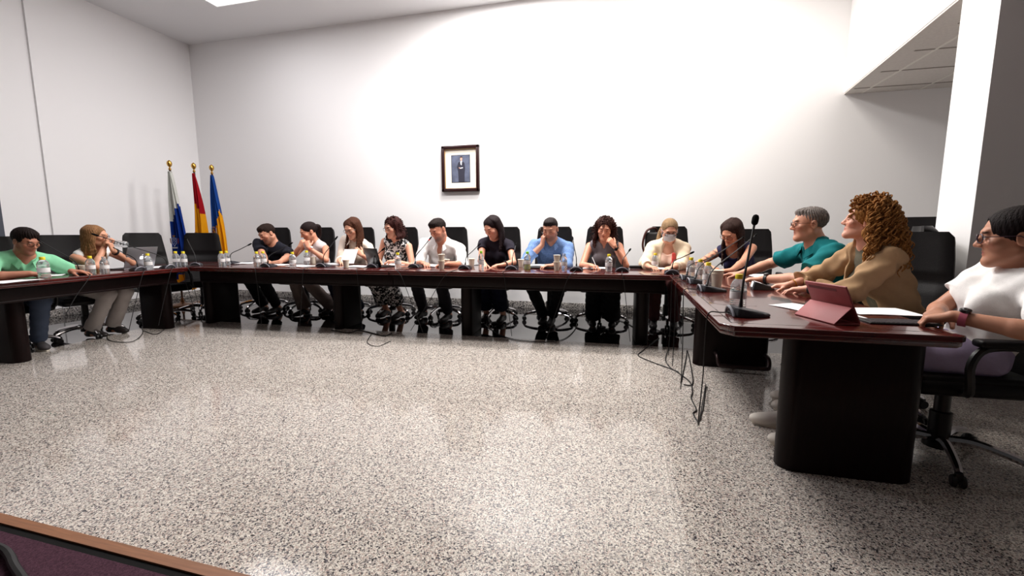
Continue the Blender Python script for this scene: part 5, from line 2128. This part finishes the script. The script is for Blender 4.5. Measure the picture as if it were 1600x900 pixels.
# ================================================================ portrait, flags, cables on the floor
c0, c1 = on_y(691, 231, YW), on_y(750.5, 300, YW)
cx_, cz_ = (c0.x + c1.x) / 2, (on_y(720, 264, YW)).z
fw_, fh_ = (c1.x - c0.x) * 1.0, abs(on_y(720, 229, YW).z - on_y(720, 301, YW).z)
t = empty('framed_portrait', (cx_, YW - .002, cz_))
tag(t, 'framed portrait of a standing man in a dark suit, hung on the white wall', 'picture')
FRM = mat('dark_red_frame', (38, 13, 13), rough=.3, coat=.3)
MATB = mat('picture_mount', (242, 236, 222), rough=.8)
bm = B()
w_ = .052
for a, b in (((-fw_ / 2, -fh_ / 2), (fw_ / 2, -fh_ / 2 + w_)), ((-fw_ / 2, fh_ / 2 - w_), (fw_ / 2, fh_ / 2)), ((-fw_ / 2, -fh_ / 2), (-fw_ / 2 + w_, fh_ / 2)), ((fw_ / 2 - w_, -fh_ / 2), (fw_ / 2, fh_ / 2))):
    box(bm, (a[0], -.055, a[1]), (b[0], 0, b[1]), .012, 2)
obj('frame', bm, FRM, t)
bm = B()
i_ = w_ - .006
for a, b in (((-fw_ / 2 + i_, -fh_ / 2 + i_), (fw_ / 2 - i_, -fh_ / 2 + i_ + .012)), ((-fw_ / 2 + i_, fh_ / 2 - i_ - .012), (fw_ / 2 - i_, fh_ / 2 - i_)),
             ((-fw_ / 2 + i_, -fh_ / 2 + i_), (-fw_ / 2 + i_ + .012, fh_ / 2 - i_)), ((fw_ / 2 - i_ - .012, -fh_ / 2 + i_), (fw_ / 2 - i_, fh_ / 2 - i_))):
    box(bm, (a[0], -.032, a[1]), (b[0], -.01, b[1]), .003)
obj('gilt_slip', bm, mat('gilt', (190, 150, 96), rough=.4, metal=.5), t)
bm = B(); box(bm, (-fw_ / 2 + .03, -.016, -fh_ / 2 + .03), (fw_ / 2 - .03, -.004, fh_ / 2 - .03)); obj('mount', bm, MATB, t)
# the print: a generic standing man in a suit
pw, ph_ = fw_ * .50, fh_ * .60
pm = [mat('print_ground', (86, 92, 112), rough=.6, noise=.35, nscale=9), mat('print_suit', (40, 40, 54), rough=.6), mat('print_skin', (206, 160, 140), rough=.6),
      mat('print_hair', (50, 34, 32), rough=.6), mat('print_shirt', (226, 228, 236), rough=.6), mat('print_edge', (24, 24, 34), rough=.6)]
bm = B()
box(bm, (-pw / 2, -.018, -ph_ / 2), (pw / 2, -.015, ph_ / 2), mi=5)
box(bm, (-pw / 2 + .008, -.0186, -ph_ / 2 + .008), (pw / 2 - .008, -.0178, ph_ / 2 - .008), mi=0)
lay = [0]


def flat(pts, mi):
    lay[0] += 1
    y = -.0188 - .0002 * lay[0]
    f = bm.faces.new([bm.verts.new((x * pw, y, z * ph_)) for x, z in pts])
    f.material_index = mi


flat([(-.12, -.48), (-.14, -.1), (-.20, .06), (-.13, .22), (-.03, .27), (.10, .27), (.20, .20), (.24, .0), (.20, -.2), (.20, -.48)], 1)
flat([(-.02, .27), (.0, .15), (.05, .12), (.09, .28)], 4)
flat([(.03, .25), (.045, .13), (.06, .25)], 1)
flat([(.035 + .058 * math.cos(k * PI / 8), .355 + .075 * math.sin(k * PI / 8)) for k in range(16)], 2)
flat([(.035 + .066 * math.cos(k * PI / 8), .395 + .055 * math.sin(k * PI / 8)) for k in range(0, 9)] , 3)
flat([(-.16, .06), (-.02, .02), (.0, .05), (-.14, .10)], 1)
flat([(-.02, .0), (.12, .02), (.12, .05), (-.02, .04)], 4)
flat([(-.10, .03), (-.03, .0), (-.02, .03), (-.08, .06)], 2)
obj('print', bm, pm, t, smooth=False)


# ---- flags on poles
def flag(label, base, top, cloths, emb=None, width=.23, drop=1.55, seed=1, lean_out=(0, 0)):
    """cloths: list of (fraction of the drop, material)"""
    rnd = random.Random(seed)
    t = empty('flag', (base.x, base.y, 0))
    tag(t, label, 'flag', 'flags in the corner')
    ht = top.z
    bm = B(); lathe(bm, [(.17, 0), (.17, .02), (.15, .03), (.05, .045), (.03, .06), (.02, .12), (.014, .13), (.003, .13)], 24)
    obj('stand', bm, mat('stand_bronze', (96, 62, 36), rough=.35, metal=.8), t)
    bm = B(); tube(bm, [(0, 0, .05), (0, 0, ht - .14)], .0145, 12); obj('pole', bm, mat('pole_wood', (70, 40, 26), rough=.4), t)
    bm = B(); lathe(bm, [(.006, ht - .15), (.020, ht - .145), (.020, ht - .13), (.010, ht - .12), (.010, ht - .105), (.028, ht - .085), (.036, ht - .055), (.030, ht - .025), (.012, ht - .008), (.003, ht)], 18)
    obj('finial', bm, GOLD, t)
    # hanging cloth: a gathered curtain whose folds open downwards
    zt, zb = ht - .17, ht - .17 - drop
    nr, nc = 48, 72
    bm = B()
    grid = []
    for j in range(nr + 1):
        f = j / nr
        z = zt + (zb - zt) * f
        sp = .030 + (width - .030) * (f ** .75)
        row = []
        for i in range(nc + 1):
            g_ = i / nc
            x = lean_out[0] * f + (g_ - .16) * sp + .006 * math.sin(f * 9 + seed)
            amp = (.012 + .050 * f ** .8)
            y = -.020 + amp * math.sin(g_ * 2 * PI * 3.4 + seed + f * .8) + lean_out[1] * f + .012 * math.sin(g_ * 31 + f * 5)
            dz = -.22 * (g_ ** 1.5) * (f ** 1.4) * 0 + .30 * g_ * (1 - f) * f * 0
            row.append(bm.verts.new((x, y, z + dz - .10 * g_ * f)))
        grid.append(row)
    fr = [c[0] for c in cloths]
    for j in range(nr):
        for i in range(nc):
            fc = bm.faces.new((grid[j][i], grid[j][i + 1], grid[j + 1][i + 1], grid[j + 1][i]))
            # bands run along the fly, so on the hanging cloth they slant
            pos = (j + .5) / nr - cloths_slant * ((i + .5) / nc)
            k = 0
            while k < len(fr) - 1 and pos > fr[k]:
                k += 1
            fc.material_index = k
    bmesh.ops.solidify(bm, geom=list(bm.faces), thickness=.0015)
    c = obj('cloth', bm, [c[1] for c in cloths], t, angle=180)
    if emb:
        emb(c, t, grid_pos=lambda f, g_: (lean_out[0] * f + (g_ - .16) * (.030 + (width - .030) * (f ** .75)), -.09 - .03 * f + lean_out[1] * f, zt + (zb - zt) * f))
    return t


FW_, FB_, FY_ = cloth('flag_white', (232, 232, 226)), cloth('flag_blue', (24, 60, 150)), cloth('flag_yellow', (244, 176, 24))
FR_ = cloth('flag_red', (178, 22, 36))
FB2 = cloth('flag_mid_blue', (36, 82, 164))


def arms(kind):
    def f(c, t, grid_pos):
        x, y, z = grid_pos(.62, .52)
        bm = B()

        def patch(pts, mi, dy=0):
            vs_ = [bm.verts.new((x + px * .72, y - .012 - dy + .25 * px * px, z + pz * .85)) for px, pz in pts]
            fc = bm.faces.new(vs_)
            fc.material_index = mi
        if kind == 'shield':
            s_ = .9
            patch([(-.07 * s_, .06), (0, .075), (.07 * s_, .06), (.066 * s_, -.03), (0, -.09), (-.066 * s_, -.03)], 0)
            patch([(-.06 * s_, .052), (0, .065), (.06 * s_, .052), (.056 * s_, -.025), (0, -.078), (-.056 * s_, -.025)], 1, .001)
            for px, pz in ((-.03, .035), (.03, .035), (0, .02), (-.028, 0), (.028, 0), (0, -.03), (0, .045)):
                patch([(px + .011 * math.cos(k * PI / 3), pz + .009 * math.sin(k * PI / 3)) for k in range(6)], 0, .002)
            patch([(-.03, .085), (.03, .085), (.036, .115), (.012, .10), (0, .12), (-.012, .10), (-.036, .115)], 2, .001)
            for sg in (-1, 1):
                patch([(sg * .085, -.05), (sg * .115, -.02), (sg * .12, .06), (sg * .09, .055)], 3, .0)
            patch([(-.08, -.10), (.08, -.10), (.07, -.125), (-.07, -.125)], 0, .0)
        else:
            patch([(-.045, .05), (.045, .05), (.045, -.02), (0, -.06), (-.045, -.02)], 3)
            patch([(-.04, .045), (0, .045), (0, .0), (-.04, .0)], 2, .001)
            patch([(0, 0), (.04, 0), (.038, -.02), (0, -.05)], 2, .001)
            patch([(-.035, .06), (.035, .06), (.04, .085), (.015, .075), (0, .09), (-.015, .075), (-.04, .085)], 2, .001)
            for sg in (-1, 1):
                patch([(sg * .058, -.05), (sg * .075, -.05), (sg * .075, .06), (sg * .058, .06)], 0)
        bmesh.ops.solidify(bm, geom=list(bm.faces), thickness=.001)
        obj('coat_of_arms', bm, [mat('arms_white', (214, 214, 220), rough=.8), mat('arms_blue', (30, 70, 160), rough=.8), mat('arms_gold', (206, 150, 50), rough=.8), mat('arms_rust', (130, 52, 46), rough=.8)], c, smooth=False)
    return f


def flag_at(u, vtop, ubase, dist, **k):
    top = sight(u, vtop)
    top = CAM + top * (dist / math.hypot(top.x, top.y))
    b = sight(ubase, 400)
    b = CAM + b * (dist / math.hypot(b.x, b.y))
    base = Vector((top.x, top.y, 0))
    return flag(base=base, top=top, **k)


cloths_slant = -.2
flag_at(264, 250, 283, 8.62, label='white and blue flag with a shield, left of three in the corner', cloths=[(.46, FW_), (.98, FB_), (1.5, FY_)], emb=arms('shield'), width=.40, drop=1.72, seed=2)
cloths_slant = .12
flag_at(302, 254, 312, 8.80, label='red and yellow flag, middle of three in the corner', cloths=[(.26, FR_), (.93, FY_), (1.0, FR_)], emb=arms('crown'), width=.27, drop=1.62, seed=5)
cloths_slant = -.3
flag_at(330, 257, 345, 8.72, label='blue and yellow flag, right of three in the corner', cloths=[(.66, FB2), (1.5, FY_)], emb=arms('crown'), width=.30, drop=1.45, seed=9)


# ---- cables lying on the floor
def floor_cable(pix, label, r=.0045, z=.006):
    pts = [on_z(u, v, z) for u, v in pix]
    bm = B(); tube(bm, smooth_path(pts, 8), r, 8)
    o = obj('cable', bm, CABLE)
    tag(o, label, 'cable', 'cables on the floor')
    return o


floor_cable([(1030, 528), (1004, 548), (998, 556), (1020, 566), (1050, 577), (1062, 584), (1078, 597), (1082, 612), (1080, 622), (1088, 640), (1083, 646), (1092, 662)], 'black cable looping on the granite left of the right table')
floor_cable([(1044, 545), (1040, 562), (1048, 575), (1060, 581)], 'short black cable end beside the longer loop')
floor_cable([(1064, 598), (1072, 560), (1074, 548), (1080, 575), (1082, 600), (1068, 601)], 'thin black cable in a narrow loop near the right table')
floor_cable([(165, 520), (172, 532), (205, 534), (222, 522), (222, 510)], 'thin black cable curling on the floor before the drinking woman', r=.004)
floor_cable([(225, 517), (245, 522), (262, 510), (275, 503)], 'thin black cable curling beside the left table end', r=.004)
floor_cable([(518, 516), (545, 520), (560, 516), (580, 520), (600, 525), (612, 521)], 'black cable lying along the edge of the dark floor band', r=.006)
floor_cable([(745, 480), (752, 500), (775, 520), (795, 528), (815, 532), (850, 534), (880, 530), (898, 515), (902, 500)], 'long black cable arching under the table before the man on the phone', r=.004)
floor_cable([(905, 470), (930, 492), (965, 500), (985, 508), (1000, 520), (1016, 533), (1028, 530)], 'black cable running to the corner pedestal', r=.005)
floor_cable([(580, 522), (574, 535), (590, 541), (610, 533)], 'thin cable hooked before the pedestal', r=.0035)
# cable lying on the platform
bm = B(); pts = [on_z(u, v, PZ + .012) for u, v in ((-30, 846), (4, 858), (16, 870), (22, 884), (36, 905), (60, 940))]
tube(bm, smooth_path(pts, 8), .012, 8)
o = obj('cable', bm, CABLE); tag(o, 'thick black cable on the plum carpet in the lower left', 'cable')
# ================================================================ lamps in the ceiling, dim ambient fill from the world, camera
LAMPW = mat('lamp_diffuser', (255, 255, 255), emit=(255, 252, 248), estr=1.5)
LAMPF = mat('lamp_frame', (228, 228, 228), rough=.5)


def ceiling_lamp(x, y, label, watts, col=(1.0, .975, .96), sx=1.2, sy=.6):
    t = empty('ceiling_light', (x, y, ZC))
    tag(t, label, 'ceiling light', 'square light panels in the ceiling')
    bm = B()
    for a, b in (((-sx / 2 - .03, -sy / 2 - .03), (sx / 2 + .03, -sy / 2)), ((-sx / 2 - .03, sy / 2), (sx / 2 + .03, sy / 2 + .03)),
                 ((-sx / 2 - .03, -sy / 2), (-sx / 2, sy / 2)), ((sx / 2, -sy / 2), (sx / 2 + .03, sy / 2))):
        box(bm, (a[0], a[1], -.03), (b[0], b[1], 0))
    obj('frame', bm, LAMPF, t)
    bm = B(); box(bm, (-sx / 2, -sy / 2, -.012), (sx / 2, sy / 2, -.002))
    obj('diffuser', bm, LAMPW, t)
    l = bpy.data.lights.new('ceiling_light_glow', 'AREA')
    l.shape = 'RECTANGLE'
    l.size, l.size_y = sx, sy
    l.energy = watts
    l.color = col
    lo = bpy.data.objects.new('ceiling_light_glow', l)
    COL.objects.link(lo)
    lo.parent = t
    lo.location = (0, 0, -.035)


ceiling_lamp(-5.25, 5.22, 'bright ceiling panel over the left end of the back wall', 5, (.96, .95, 1.0))
ceiling_lamp(-1.6, 5.45, 'bright ceiling panel over the framed portrait', 105)
ceiling_lamp(.7, 5.25, 'bright ceiling panel near the lowered ceiling', 50, (1.0, .95, .87))
ceiling_lamp(-4.2, 4.0, 'bright ceiling panel over the left half of the open floor', 38, (.97, .955, 1.0))
ceiling_lamp(-1.4, 4.1, 'bright ceiling panel over the right half of the open floor', 78, (1.0, .965, .92))

w = bpy.data.worlds.new('room_air')
scene.world = w
w.use_nodes = True
bg = w.node_tree.nodes['Background']
bg.inputs[0].default_value = (1, .96, .95, 1)
bg.inputs[1].default_value = .022

cd = bpy.data.cameras.new('camera')
cd.sensor_width = 36
cd.lens = 36 * F_PX / 1600
cd.clip_start = .02
cam = bpy.data.objects.new('camera', cd)
COL.objects.link(cam)
R3 = Matrix((RT, UP, -FW)).transposed()
cam.matrix_world = Matrix.Translation(CAM) @ R3.to_4x4()
scene.camera = cam
vs = scene.view_settings
vs.view_transform = 'Standard'
vs.look = 'None'
vs.gamma = 1
vs.use_curve_mapping = False
vs.exposure = 0.75
